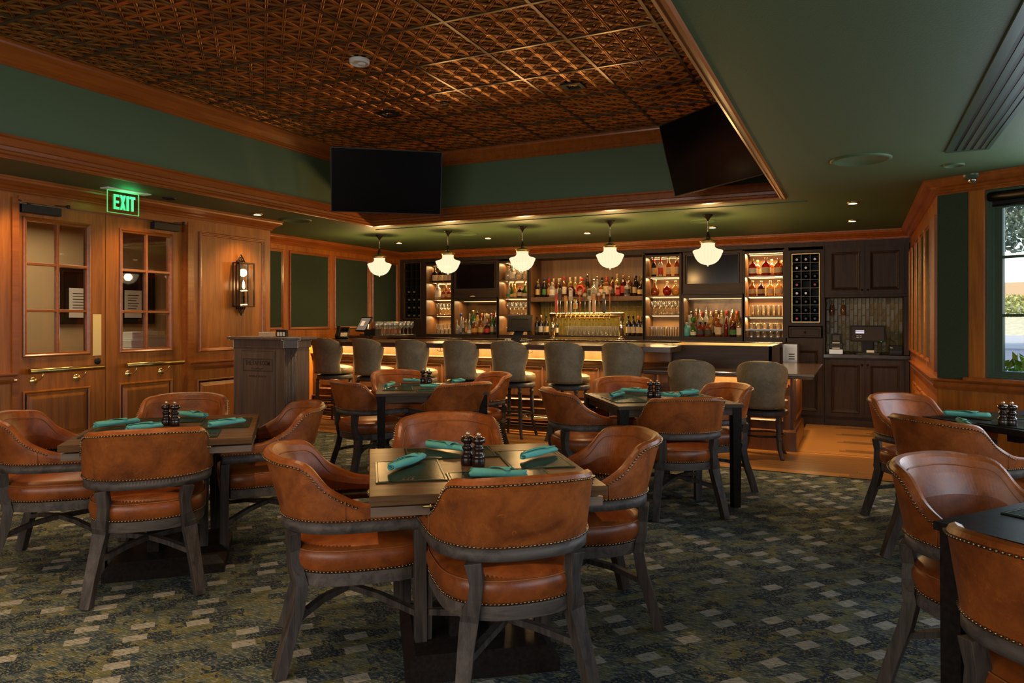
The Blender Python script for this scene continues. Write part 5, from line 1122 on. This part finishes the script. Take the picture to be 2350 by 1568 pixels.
text('THE TAP ROOM', .062, (-.010, -.008, .945), (R(90), 0, 0), ls, ink, sx=.74, off=.0012)
text('PEBBLE BEACH', .026, (-.010, -.008, .815), (R(90), 0, 0), ls, ink, sp=1.25, sx=1.08)
TLc = lambda a, b_, c: (a, -.007-c, b_)
obj('carved_border', MB().frame(TLc, -.205, .185, .865, .99, [(0, 0), (0, .0012), (.005, .0012), (.005, 0)]).frame(TLc, -.195, .175, .873, .982, [(0, 0), (0, .0010), (.002, .0010), (.002, 0)]), ink, ls)
obj('carved_scroll', MB().tube([(-.09+.018*i-.01, -.0085, .893+.006*sin(i*1.6)) for i in range(10)], .003, 6), ink, ls)
o = obj('menu_box', MB().cbox(-5.36, 5.42, 1.2255, .13, .09, .04), flat('cream_box', (.55, .40, .25), .6), None, .002); tag(o, 'small cream box on top of the host stand', 'box'); obj('lid', MB().cbox(-5.36, 5.42, 1.2475, .132, .092, .004), M['paper'], o)
o = thing('card_holder', 'black holder with three white cards on the host stand', 'card holder', (-5.19, 5.44, 1.205)); obj('holder', MB().box(-.065, .065, .0, .03, 0, .07), M['black'], o)
for k in range(3): obj('card', MB().box(-.052+.037*k, -.024+.037*k, -.002, .0, .008, .048), M['paper'], o)

# ================================================================ DINING CHAIRS
def upath():
    P = []
    for k in range(7): P.append((.275, .27-.27*k/7))
    for k in range(161):
        a = pi*k/160; ca, sa = cos(a), -sin(a)
        q = (abs(ca)**2.5+abs(sa)**2.5)**(-1/2.5); P.append((.275*q*ca, .27*q*sa))
    for k in range(1, 8): P.append((-.275, .27*k/7))
    P = [Vector(p) for p in P]; L = [0]
    for a, b in zip(P, P[1:]): L.append(L[-1]+(b-a).length)
    out = []; n = 110; j = 0
    for k in range(n+1):
        t = L[-1]*k/n
        while j < len(L)-2 and L[j+1] < t: j += 1
        out.append(P[j]+(P[j+1]-P[j])*((t-L[j])/(L[j+1]-L[j])))
    return out
UP = upath(); NU = len(UP)
UN = []
for i in range(NU):
    d = (UP[min(i+1, NU-1)]-UP[max(i-1, 0)]).normalized(); UN.append(Vector((-d.y, d.x))*-1)
UN = [(-n if n.dot(UP[i]-Vector((0, .3))) < 0 else n) for i, n in enumerate(UN)]
SS = [0]
for i in range(1, NU): SS.append(SS[-1]+(UP[i]-UP[i-1]).length)
mid = SS[-1]/2; SS = [s-mid for s in SS]
ZR = .592
def ztop(s):
    lg = lambda c, w: 1/(1+math.exp((abs(s)-c)/w))
    k = .56*lg(.300, .021)+.44*lg(.405, .042)
    return .648+.205*k-.012*min(1, (abs(s)/.185))**3*k
def flare0(z): return .066*max(0, (z-ZR)/.25)**1.15
CUR = [1.0]
def flare(z): return flare0(z)*CUR[0]
FL = []
def setf(i): CUR[0] = .12+.88*abs(UN[i].y)**1.6
def shell_section(i):
    zt = ztop(SS[i]); H = zt-ZR; setf(i)
    th = .048
    pts = [(.020, ZR), (.025, ZR+.006), (.027+flare(ZR+H*.3), ZR+H*.3), (.028+flare(ZR+H*.55), ZR+H*.55), (.027+flare(ZR+H*.8), ZR+H*.8)]
    f = flare(zt)
    r = min(.020, H*.4)
    pts += [(.024+f, zt-r), (.017+f, zt-r*.35), (.003+f, zt), (-.012+f, zt-r*.3), (-.020+f, zt-r)]
    pts += [(-.024+flare(ZR+H*.7), ZR+H*.7), (-.030+flare(ZR+H*.4)*.8, ZR+H*.4), (-.027, ZR+.006), (-.022, ZR)]
    return pts
def loft(secs, base, nrm, closed_caps=True):
    mb = MB(); vs = []; L = len(secs[0])
    for i, sc in enumerate(secs):
        for o, z in sc: p = base[i]+nrm[i]*o; vs.append((p.x, p.y, z))
    fs = []
    for i in range(len(secs)-1):
        for k in range(L): fs.append((i*L+k, i*L+(k+1) % L, (i+1)*L+(k+1) % L, (i+1)*L+k))
    mb.add(vs, fs, True); mb.f += [tuple(range(L)), tuple((len(secs)-1)*L+k for k in range(L))]; mb.sm += [False]*2
    return mb
def resample(pts, step):
    out = [pts[0]]; acc = 0
    for a, b in zip(pts, pts[1:]):
        d = (b-a).length
        if d < 1e-9: continue
        t = step-acc
        while t <= d: out.append(a+(b-a)*(t/d)); t += step
        acc = (acc+d) % step
    return out
def nails(lines, step, r):
    mb = MB()
    for ln in lines:
        for p in resample([Vector(q) for q in ln], step): mb.ball(p, r, 6, 2)
    return mb
def seat_outline(off=0, n=52):
    P = []
    for k in range(n):
        a = 2*pi*k/n; ca, sa = cos(a), sin(a)
        e = 2.5 if sa < 0 else 5.5; ry = .262 if sa < 0 else .262
        q = (abs(ca)**e+abs(sa)**e)**(-1/e); rx = .262
        P.append(((rx+off)*q*ca, (ry+off)*q*sa))
    return P
def make_chair():
    t = thing('dining_chair', 'x', 'chair')
    obj('back_shell', loft([shell_section(i) for i in range(NU)], UP, UN), M['leather'], t)
    obj('arm_rail', loft([[(.024, .550), (.024, .590), (-.024, .590), (-.024, .550)]]*NU, UP, UN), M['ring_wood'], t); t.children[-1].data.polygons.foreach_set('use_smooth', [False]*len(t.children[-1].data.polygons))
    # nails: outer lower edge, outer rolled rim, seat
    low = [(*(UP[i]+UN[i]*.0275), ZR+.008) for i in range(NU)]
    rim = []
    for i in range(NU):
        setf(i)
        if ztop(SS[i]) > .672: rim.append((*(UP[i]+UN[i]*(.027+flare(ztop(SS[i])))), ztop(SS[i])-.024))
    inn = [(*(UP[i]-UN[i]*.0285), ZR+.008) for i in range(24, NU-24)]
    so = seat_outline(.003); so = so+[so[0]]
    seatl = [(x, y, .394) for x, y in so]
    o = obj('nailhead_trim', nails([low, rim, inn, seatl], .0152, .0066), M['nail'], t); o['kind'] = 'stuff'
    # welt seams
    mb = MB()
    inner = []
    for i in range(NU):
        setf(i)
        if ztop(SS[i]) > .70: inner.append((*(UP[i]-UN[i]*(.024-flare(ztop(SS[i])-.05)*1.0)), ztop(SS[i])-.045))
    mb.tube(inner, .0022, 5)
    for sgn in (1, -1):
        i0 = min(range(NU), key=lambda i: abs(SS[i]-sgn*.40)); zt = ztop(SS[i0]); setf(i0)
        mb.tube([(*(UP[i0]+UN[i0]*(.0285+flare(ZR+(zt-ZR)*f))), ZR+(zt-ZR)*f) for f in (.02, .3, .6, .85)], .0018, 5)
    obj('welt', mb, M['pipe'], t)
    # seat
    zr = [(seat_outline(-.004), .386), (seat_outline(.004), .400), (seat_outline(.012), .425), (seat_outline(.012), .452), (seat_outline(.004), .472), (seat_outline(-.004), .480), (seat_outline(-.016), .489), (seat_outline(-.06), .500), (seat_outline(-.13), .507), (seat_outline(-.2), .509)]
    obj('seat_cushion', MB().outline(zr), M['leather2'], t)
    so = seat_outline(.0045)
    obj('seat_welt', MB().tube([(x, y, .474) for x, y in so], .0032, 5, True), M['pipe'], t)
    obj('seat_rail', MB().outline([(seat_outline(.002), .335), (seat_outline(.002), .3865)], smooth=False), M['ring_wood'], t, .003)
    for sx in (-1, 1):
        obj('front_leg', MB().beam([(sx*.258, .252, 0), (sx*.256, .250, .33), (sx*.262, .248, .546)], [.042, .050, .050], .048, (1, 0, 0)), M['frame_wood'], t, .002)
        obj('rear_leg', MB().beam([(sx*.248, -.292, 0), (sx*.232, -.262, .12), (sx*.212, -.228, .24), (sx*.196, -.214, .335), (sx*.194, -.224, .372)], [.046, .052, .058, .066, .064], .046, (1, .35*sx, 0)), M['frame_wood'], t, .002)
        obj('rear_post', MB().beam([(sx*.1945, -.222, .364), (sx*.182, -.236, .41), (sx*.176, -.240, .47), (sx*.190, -.243, .548)], [.064, .050, .047, .058], .044, (1, .45*sx, 0)), M['frame_wood'], t, .002)
        obj('stretcher', MB().beam([(sx*.25, .24, .20), (sx*.12, .10, .235), (0, -.02, .245), (-sx*.10, -.13, .235), (-sx*.215, -.235, .205)], .030, .024, (1, -sx, 0)), M['frame_wood'], t)
    return t
CHAIRS = [
 (-1.222, 2.463, 134, 'tan leather armchair seen from behind, in front of the centre front table'),
 (-1.945, 2.465, 41, 'tan leather armchair at the left side of the centre front table, turned three quarters away'),
 (-1.945, 3.26, -57, 'tan leather armchair facing the camera behind the centre front table'),
 (-1.18, 3.19, -145, 'tan leather armchair at the right side of the centre front table, inner back visible'),
 (-3.353, 2.563, 138, 'tan leather armchair seen from behind, in front of the left table'),
 (-4.136, 2.604, 43, 'tan leather armchair cut by the left edge of the photo, left of the left table'),
 (-4.15, 3.40, -50, 'tan leather armchair behind the left table, before the entrance doors'),
 (-3.34, 3.36, -129, 'tan leather armchair right of the left table, beside the host stand'),
 (-3.95, 5.26, 62, 'tan leather armchair left of the rear left four legged table, its curved side in view'),
 (-3.22, 5.45, 152, 'tan leather armchair pushed into the front right side of the rear left table'),
 (-4.165, 6.08, -37, 'tan leather armchair behind the rear left table, in front of the third bar stool'),
 (-3.41, 6.19, -127, 'tan leather armchair right of the rear left table, in front of the fifth bar stool'),
 (-1.905, 5.285, 40, 'tan leather armchair left of the rear right four legged table'),
 (-1.19, 5.20, 122.5, 'tan leather armchair seen from behind, in front of the rear right table'),
 (-1.83, 6.18, -58, 'tan leather armchair behind the rear right table, in front of the seventh bar stool'),
 (-1.125, 5.96, -134, 'tan leather armchair right of the rear right table, near the last bar stool'),
 (.42, 5.60, -44, 'tan leather armchair with glossy inner back at the far side of the window table'),
 (.52, 4.71, 45, 'tan leather armchair with studded back towards the camera at the window table'),
 (.47, 3.05, -40, 'tan leather armchair with daylight sheen at the far side of the dark lower right table'),
 (.565, 2.29, 53, 'tan leather armchair cut by the lower right corner of the photo'),
]
ch0 = make_chair()
for i, (x, y, f, lab) in enumerate(CHAIRS):
    if i == 0: ch0.location = (x, y, 0); ch0.rotation_euler = (0, 0, R(f-90)); ch0['label'] = lab; ch0['group'] = 'leather armchairs around the tables'; KIDS[ch0.name] = [(c, list(c.children)) for c in ch0.children]
    else: dup(ch0, (x, y, 0), R(f-90), lab, 'leather armchairs around the tables')

# ================================================================ BAR STOOLS
def make_stool(name, dz):
    t = thing(name, 'x', 'bar stool'); zs = .655+dz
    U_, V_ = 32, 24
    def A(v):           # half angle of the back at height fraction v
        if v < .28: return R(64-6*v/.28)
        if v < .60: return R(58+9*((v-.28)/.32))
        k = (v-.60)/.40; return R(67)*max(0, 1-(k*.985)**3.4)**.5
    def Rr(v): return .232+.038*v**1.3
    hgt = .475
    def pt(u, v, off): a = -pi/2+u*A(v); r = Rr(v)+off; return (r*cos(a)*.985, r*sin(a)-.0, zs+.006+hgt*v-.022*v**4*(abs(u)*A(v)/R(67))**2)
    mb = MB(); vs = []; fs = []
    vv = [1-(1-j/V_)**1.9 for j in range(V_+1)]
    cols = [-1+2*i/U_ for i in range(U_+1)]
    for side in (0, 1):
        for v in vv:
            for u in cols:
                e = max(0, (abs(u)-.86)/.14); et = max(0, (v-.93)/.07); th = .026*math.sqrt(max(0, 1-max(e, et)**2*.9))
                vs.append(pt(u, v, th if side == 0 else -th-.006))
    n = (U_+1)*(V_+1)
    for s_ in (0, 1):
        for j in range(V_):
            for i in range(U_): a = s_*n+j*(U_+1)+i; fs.append((a, a+1, a+U_+2, a+U_+1))
    for j in range(V_): a = j*(U_+1); fs.append((a, a+U_+1, n+a+U_+1, n+a)); a += U_; fs.append((a, a+U_+1, n+a+U_+1, n+a))
    for i in range(U_): fs.append((i, i+1, n+i+1, n+i)); a = V_*(U_+1)+i; fs.append((a, a+1, n+a+1, n+a))
    mb.add(vs, fs, True); obj('back_shell', mb, M['stool_lea'], t)
    edge_ = [pt(-.955, v, .022) for v in vv[:-1]]+[pt(u, .968, .020) for u in cols[3:-3]]+[pt(.955, v, .022) for v in reversed(vv[:-1])]
    bot = [pt(u, .02, .027) for u in cols]
    o = obj('nailhead_trim', nails([edge_, bot], .0145, .0046), M['nail'], t); o['kind'] = 'stuff'
    obj('seat_cushion', MB().lathe([(.215, zs), (.232, zs+.015), (.238, zs+.045), (.232, zs+.07), (.226, zs+.078), (.20, zs+.092), (.12, zs+.106), (.03, zs+.11)], 40, 0, .03), M['stool_seat'], t)
    obj('seat_welt', MB().tube([(.2315*cos(a), .03+.2315*sin(a), zs+.074) for a in [2*pi*k/40 for k in range(40)]], .003, 5, True), M['stool_lea'], t)
    obj('swivel_plate', MB().lathe([(.16, zs-.018), (.16, zs)], 28), M['black'], t)
    obj('seat_ring', MB().lathe([(.205, zs-.075), (.236, zs-.073), (.24, zs-.06), (.24, zs-.03), (.232, zs-.018), (.1, zs-.018)], 40, 0, .015), M['stool_wood'], t)
    zl = zs-.07
    for sx in (-1, 1):
        for sy in (-1, 1):
            pts = []; rr = []
            prof = [(1, .024), (.97, .026), (.955, .018), (.93, .018), (.915, .027), (.89, .027), (.875, .018), (.80, .021), (.62, .024), (.50, .022), (.47, .026), (.455, .026), (.43, .021), (.40, .024), (.25, .021), (.12, .018), (.04, .017), (0, .020)]
            for f, r in prof:
                b = .150+.015*(1-f)+.032*max(0, (.35-f)/.35)**1.6
                pts.append((sx*b, sy*b, zl*f)); rr.append(r)
            obj('leg', MB().tube(pts, rr, 12), M['stool_wood'], t)
    zf = .27 if dz == 0 else .22
    obj('foot_ring', MB().tube([(.200*cos(a), .200*sin(a), zf) for a in [2*pi*k/40 for k in range(40)]], .011, 8, True), M['bronze'], t)
    return t
sw = ['leftmost, beside the host stand', 'second from the left', 'third from the left', 'fourth from the left', 'fifth from the left', 'sixth from the left', 'seventh from the left, last high one']
s0 = make_stool('bar_stool', 0)
for i, x in enumerate((-6.37, -5.70, -5.03, -4.33, -3.67, -2.985, -2.30)):
    lab = 'olive grey leather bar stool at the high counter, '+sw[i]
    if i == 0: s0.location = (x, 7.66, 0); s0['label'] = lab; s0['group'] = 'high bar stools'; KIDS[s0.name] = [(c, []) for c in s0.children]
    else: dup(s0, (x, 7.66, 0), R(random.uniform(-4, 4)), lab, 'high bar stools')
s1 = make_stool('low_bar_stool', -.165)
s1.location = (-1.555, 7.60, 0); s1['label'] = 'lower olive grey leather stool at the low counter, next to the high stools'; s1['group'] = 'lower bar stools'; KIDS[s1.name] = [(c, []) for c in s1.children]
dup(s1, (-.87, 7.64, 0), R(2), 'lower olive grey leather stool at the far right end of the bar', 'lower bar stools')

# ================================================================ TABLES
def fliptable(cx, cy, rot, w, d, label):
    t = thing('flip_leaf_table', label, 'table', (cx, cy, 0), R(rot)); z = .76
    obj('tabletop', MB().box(-w/2, w/2, -d/2, d/2, z-.036, z), M['table_x'], t, .002)
    for sx, sy in ((1, 0), (-1, 0), (0, 1), (0, -1)):
        a = .006
        if sx: obj('folded_leaf', MB().beam([(sx*(w/2-.11), -d/2+a+.03, z-.066), (sx*(w/2-.11), d/2-a-.03, z-.066)], .21, .034, (1, 0, 0)), M['table_edge'], t)
        else: obj('folded_leaf', MB().beam([(-w/2+a+.226, sy*(d/2-.11), z-.0662), (w/2-a-.226, sy*(d/2-.11), z-.0662)], .21, .034, (0, 1, 0)), M['table_edge'], t)
        for q in (-.22, .22):
            x, y = (sx*(w/2+.001), q) if sx else (q, sy*(d/2+.001))
            obj('hinge', MB().tube([(x-(.03 if sy else 0), y-(.03 if sx else 0), z-.043), (x+(.03 if sy else 0), y+(.03 if sx else 0), z-.043)], .006, 8).tube([(x-(.006 if sy else 0), y-(.006 if sx else 0), z-.043), (x+(.006 if sy else 0), y+(.006 if sx else 0), z-.043)], .0085, 8), M['brass_old'], t)
    obj('sub_frame', MB().box(-w*.3, w*.3, -d*.3, d*.3, z-.13, z-.04), M['table_dark'], t)
    for sx in (-1, 1):
        for sy in (-1, 1): obj('pedestal_post', MB().box(sx*.085-.03, sx*.085+.03, sy*.085-.03, sy*.085+.03, .09, z-.12), M['table_dark'], t)
    obj('pedestal_base', MB().panel(lambda a, b_, c: (a, b_, c), -.30, .30, -.30, .30, [(0, 0), (0, .05), (.02, .07), (.04, .09)]), M['table_dark'], t)
    return t
def legtable(cx, cy, rot, w, label, m='table_grey'):
    t = thing('parsons_table', label, 'table', (cx, cy, 0), R(rot)); z = .76
    obj('tabletop', MB().box(-w/2, w/2, -w/2, w/2, z-.026, z), M[m], t, .002)
    obj('apron', MB().frame(lambda a, b_, c: (a, b_, z-.026-c), -w/2+.02, w/2-.02, -w/2+.02, w/2-.02, [(0, 0), (0, .055), (.025, .055), (.025, 0)]), M['table_dark' if m == 'table_dark' else 'table_grey'], t)
    for sx in (-1, 1):
        for sy in (-1, 1): obj('leg', MB().beam([(sx*(w/2-.045), sy*(w/2-.045), 0), (sx*(w/2-.045), sy*(w/2-.045), z-.026)], [.055, .07], .062, (1, 0, 0)), M['table_dark'], t, .002)
    return t
for k_ in ('mat', 'table_x', 'table_grey', 'table_dark'): M[k_].node_tree.nodes['Principled BSDF'].inputs['IOR'].default_value = 1.055 if k_ == 'mat' else 1.075; M[k_].node_tree.nodes['Principled BSDF'].inputs['Specular IOR Level'].default_value = .5
TA = fliptable(-1.474, 2.674, 37.0, .87, .94, 'square walnut flip leaf table set for four in the centre front')
TBt = fliptable(-3.539, 2.853, 43.2, .90, .97, 'square walnut flip leaf table set for four at the left')
legtable(-3.504, 5.542, 35, .95, 'square four legged brown table at rear left, before the bar')
legtable(-1.414, 5.57, 35, .95, 'square four legged brown table at rear right, before the low counter')
t = thing('window_table', 'square dark pedestal table under the window at right', 'table', (1.03, 5.265, 0), R(45)); z = .76
obj('tabletop', MB().box(-.47, .47, -.47, .47, z-.035, z), M['table_dark'], t, .003)
obj('sub_frame', MB().box(-.3, .3, -.04, .04, z-.10, z-.035).box(-.04, .04, -.3, .3, z-.099, z-.0355), M['table_dark'], t); obj('pedestal', MB().lathe([(.05, .04), (.05, z-.09)], 20), M['table_dark'], t); obj('foot', MB().box(-.33, .33, -.04, .04, 0, .05).box(-.04, .04, -.33, .33, 0, .0495), M['table_dark'], t)
legtable(.871, 2.641, 53, .95, 'black stained square table cut by the lower right edge of the photo', 'table_dark')

# place mats, napkins and mills
def mat_at(cx, cy, rot, z, label, group, logo=True):
    t = thing('place_mat', label, 'place mat', (cx, cy, z+.0005), R(rot), group)
    obj('board', MB().box(-.205, .205, -.137, .137, 0, .004), M['mat'], t, .0015)
    obj('stitched_edge', MB().frame(lambda a, b_, c: (a, b_, c), -.196, .196, -.128, .128, [(0, .0041), (0, .0050), (.003, .0050), (.003, .0041)]), M['black'], t)
    if logo:
        mb = MB()
        for k, (a, b_, w) in enumerate(((-.178, .03, .011), (-.178, .015, .018), (-.178, 0, .014), (-.156, .03, .01), (-.156, .012, .016), (-.158, -.006, .011), (-.138, .022, .017), (-.138, .002, .017))): mb.box(a-.007, a+.007, b_-.004, b_+.004, .0041, .0047)
        mb.box(-.126, -.124, -.014, .042, .0041, .0047).box(-.190, -.188, -.014, .042, .0041, .0047)
        obj('embossed_mark', mb, M['black'], t)
    return t
def mat_mesh_group(): pass
def napkin_mesh(seed, L=.215):
    rnd = random.Random(seed); vs = []; fs = []; n = 46; m = 15
    ph = [rnd.uniform(0, 6) for _ in range(4)]
    for j in range(m):
        v = j/(m-1); x = (v-.5)*L
        sc = 1+.10*sin(v*5+ph[0])-.10*abs(v-.5)
        for i in range(n):
            f = i/(n-1); a = f*2*pi*2.4+ph[1]; r = (.005+.0165*f)*sc
            r *= 1+.05*sin(3*a+ph[2]+v*6)
            xo = x+(.006*sin(a*2+ph[3]) if j in (0, m-1) else 0)+(.018*(f-.6) if (f > .6 and j == 0) else 0)
            z = r*sin(a)*.88; vs.append((xo, r*cos(a)*1.1+.004*sin(v*4+ph[2]), max(z, -.0195)+.0205))
    for j in range(m-1):
        for i in range(n-1): a = j*n+i; fs.append((a, a+1, a+n+1, a+n))
    # loose corner lying against the roll
    mb = MB(); mb.add(vs, fs, True)
    a0 = 2*pi*2.4+ph[1]; r0 = .0235
    fl = []; fq = []
    for i in range(7):
        for j in range(7):
            u, v = i/6, j/6; w = (1-u*.9); x = (-.06+.11*v)*w+.01; a = .4+u*1.9+ph[2]*.05
            fl.append((x+.03*u, (r0+.0035)*cos(a)*1.12, (r0+.0035)*sin(a)*.86+.0205))
    for i in range(6):
        for j in range(6): q = i*7+j; fq.append((q, q+1, q+8, q+7))
    mb.add(fl, fq, True)
    return mb.mesh('napkin', M['teal'])
NM = [napkin_mesh(s) for s in range(5)]
def napkin(p, q, z, label, group, k):
    a = atz(p[0], p[1], z+.018); b_ = atz(q[0], q[1], z+.018); c = Vector(((a[0]+b_[0])/2, (a[1]+b_[1])/2)); d = Vector((b_[0]-a[0], b_[1]-a[1]))
    o = obj('rolled_napkin', NM[k % 5], None); o.location = (c.x, c.y, z+.006); o.rotation_euler = (0, 0, math.atan2(d.y, d.x)); s = min(1.25, max(.85, d.length/.215)); o.scale = (s, 1, 1)
    s_ = o.modifiers.new('cloth', 'SOLIDIFY'); s_.thickness = .0016
    tag(o, label, 'napkin', group)
mprof = [(.026, 0), (.028, .004), (.028, .028), (.026, .036), (.028, .040), (.026, .046), (.019, .056), (.018, .064), (.024, .074), (.024, .078), (.017, .086), (.016, .094), (.027, .100), (.029, .106), (.0285, .116), (.022, .122), (.008, .124)]
MM = MB().lathe(mprof, 24).mesh('body', M['mill']); MK = MB().lathe([(.005, .123), (.005, .128), (.009, .131), (.009, .137), (.004, .141)], 14).mesh('knob', flat('pale_brass_knob', (.75, .55, .35), .3, .8))
def mills(p, q, z, where):
    for k, (px, py) in enumerate((p, q)):
        a = atz(px, py, z)
        t = thing('pepper_mill', '%s dark turned mill with pale knob on %s' % (('left', 'right')[k], where), 'mill', (a[0], a[1], z+.001), 0, 'salt and pepper mills')
        obj('body', MM, None, t); obj('knob', MK, None, t)
z = .76
def quad_mats(cx, cy, rot, off, names, group, where, off2=None):
    for k in range(4):
        a = rot+90*k; o_ = off if k % 2 == 0 else (off2 or off); mat_at(cx+o_*cos(R(a))-.07*sin(R(a)), cy+o_*sin(R(a))+.07*cos(R(a)), a-90, z, 'dark green leather place mat on %s of %s' % (names[k], where), group)
sides = ('the right rear side', 'the left rear side', 'the left front side', 'the right front side')
quad_mats(-1.474, 2.674, 37, .275, sides, 'place mats on the tables', 'the centre front table', .285)
quad_mats(-3.539, 2.853, 43.2, .28, sides, 'place mats on the tables', 'the left table', .31)
quad_mats(-3.504, 5.542, 35, .29, sides, 'place mats on the tables', 'the rear left table')
quad_mats(-1.414, 5.57, 35, .29, sides, 'place mats on the tables', 'the rear right table')
quad_mats(1.03, 5.265, 45, .29, sides, 'place mats on the tables', 'the window table')
for (x, y, r_, l) in ((.871+.29*cos(R(143)), 2.641+.29*sin(R(143)), 53, 'the far left side'), (.871+.29*cos(R(233)), 2.641+.29*sin(R(233)), 143, 'the near left side')): mat_at(x, y, r_, z, 'dark green leather place mat on %s of the lower right table' % l, 'place mats on the tables')
G = 'rolled teal napkins'
NP = [((883, 1082), (980, 1046), 'left mat of the centre front table'), ((981, 1022), (1064, 1034), 'rear mat of the centre front table'), ((1199, 1052), (1272, 1034), 'right mat of the centre front table'), ((1080, 1088), (1207, 1092), 'front mat of the centre front table'),
 ((217, 980), (316, 968), 'left mat of the left table'), ((405, 950), (472, 957), 'rear mat of the left table, right of the mills'), ((478, 978), (560, 968), 'right mat of the left table'), ((312, 984), (350, 980), 'front mat of the left table, almost hidden'),
 ((880, 890), (908, 880), 'left mat of the rear left table'), ((926, 875), (965, 876), 'rear mat of the rear left table'), ((964, 888), (1022, 889), 'front mat of the rear left table'), ((1043, 877), (1060, 875), 'right mat of the rear left table'),
 ((1392, 914), (1439, 901), 'left mat of the rear right table'), ((1424, 897), (1485, 899), 'rear mat of the rear right table'), ((1515, 908), (1550, 910), 'front mat of the rear right table'), ((1561, 905), (1601, 900), 'right mat of the rear right table'),
 ((2165, 951), (2272, 957), 'far mat of the window table'), ((2193, 964), (2232, 985), 'near mat of the window table')]
for i, (p, q, l) in enumerate(NP): napkin(p, q, z, 'rolled teal cloth napkin on the '+l, G, i)
mills((1073, 1068), (1098, 1071), z, 'the centre front table'); mills((382, 977), (401, 978), z, 'the left table'); mills((971, 880), (985, 881), z, 'the rear left table'); mills((1493, 913), (1508, 914), z, 'the rear right table'); mills((2302, 978), (2322, 979), z, 'the window table')

# ================================================================ OUTSIDE THE WINDOW
ZG = .55
def out(t, d, z): p = C0+WD*t-WN*d; return (p.x, p.y, z)
gnd = struct('ground_outside', MB().add([(.72, 7.1, ZG-.03), (.72, 11.4, ZG-.03), (-80, 11.4, ZG-.03), (-80, 110, ZG-.03), (80, 110, ZG-.03), (80, -30, ZG-.03), (3.6, -30, ZG-.03), (C1.x+.3, C1.y+.1, ZG-.03)], [(0, 1, 2, 3, 4, 5, 6, 7)]), flat('lawn', (.10, .16, .04), .9, nz=.4, nscale=3))
def strip(name, d0, d1, z0, z1, m): o = obj(name, MB().add([out(-60, d0, z0), out(60, d0, z0), out(60, d1, z1), out(-60, d1, z1)], [(0, 1, 2, 3)]), m); o['kind'] = 'structure'
strip('road', 5, 17, ZG, ZG, flat('pale_asphalt', (.20, .22, .27), .9, nz=.1))
strip('pavement', 17, 31, ZG+.002, ZG+.1, flat('pale_pavement', (.55, .52, .47), .9))
strip('grass_bank', 31, 39, ZG+.1, 1.5, flat('sunlit_dry_bank', (.66, .58, .34), .95, nz=.25, nscale=4))
def foliage(name, label, cat, c, rad, n, size, cols, seed=1, rz=0):
    rnd = random.Random(seed); t = thing(name, label, cat, c, rz)
    for ci, col in enumerate(cols):
        mb = MB()
        for k in range(n//len(cols)):
            while True:
                p = Vector((rnd.uniform(-1, 1), rnd.uniform(-1, 1), rnd.uniform(-1, 1)))
                if .35 < p.length < 1: break
            p = Vector((p.x*rad[0], p.y*rad[1], p.z*rad[2])); d = Vector((rnd.uniform(-1, 1), rnd.uniform(-1, 1), rnd.uniform(-.2, 1.2))).normalized(); s_ = d.cross(Vector((rnd.uniform(-1, 1), rnd.uniform(-1, 1), .3))).normalized(); L = size*rnd.uniform(.7, 1.3)
            q = p+d*L; m_ = p+d*L*.5; w = L*.24; up_ = d.cross(s_)*L*.08
            mb.add([p, m_+s_*w+up_, q, m_-s_*w+up_], [(0, 1, 2), (0, 2, 3)])
        o = obj('foliage', mb, flat('%s_leaf_%d' % (name, ci), col, .45), t); o['kind'] = 'stuff'
    return t
sh = foliage('leafy_shrub', 'bright green leafy shrub just outside the first window', 'shrub', out(.75, .95, .80), (.75, .42, .33), 1900, .10, [(.34, .62, .08), (.50, .78, .14), (.20, .42, .06)], seed=3, rz=-WA)
obj('stem', MB().tube([(0, 0, -.26), (.05, 0, -.1), (0, 0, .1)], .02, 8).tube([(0, 0, -.26), (-.2, .05, -.1)], .015, 8), M['mill'], sh)
hg = foliage('hedge', 'sunlit yellow green hedge across the road outside the window', 'hedge', out(-14, 41, 2.0), (22, 1.6, .75), 15000, .2, [(.34, .36, .08), (.46, .44, .14), (.2, .24, .06)], seed=5, rz=-WA)
tr = foliage('street_tree', 'grey green tree spreading above the road outside the window', 'tree', (4.6, 21.5, 4.75), (5.2, 3.2, 1.75), 22000, .17, [(.20, .26, .16), (.34, .40, .28), (.12, .16, .09)], seed=8)
obj('trunk', MB().tube([(3.5, 0, -4.2), (3.2, 0, -2), (2.6, .2, -.3)], [.3, .24, .15], 10), M['mill'], tr)
for (dx, dy, dz) in ((-2.5, .5, .9), (-4.5, -1, -.4), (1, 1.5, 1.2), (-3, -1.5, .1)): obj('branch', MB().tube([(2.9, 0, -1.2), (2.6+dx*.4, dy*.4, -.8+dz*.3), (2.6+dx, dy, dz)], [.14, .09, .03], 8), M['mill'], tr)
bd = thing('far_building', 'low building with tan roof band beyond the hedge', 'building', out(-15, 49, 0), -WA)
obj('wall', MB().box(-26, 40, 0, 5, ZG, 2.9), flat('pale_stucco', (.75, .68, .55), .9), bd); obj('roof', MB().add([(-27, -1, 2.95), (41, -1, 2.95), (41, 3, 4.0), (-27, 3, 4.0)], [(0, 1, 2, 3)]).box(-27, 41, -1, -.8, 2.75, 3.0), flat('tan_roof', (.58, .36, .16), .8), bd)
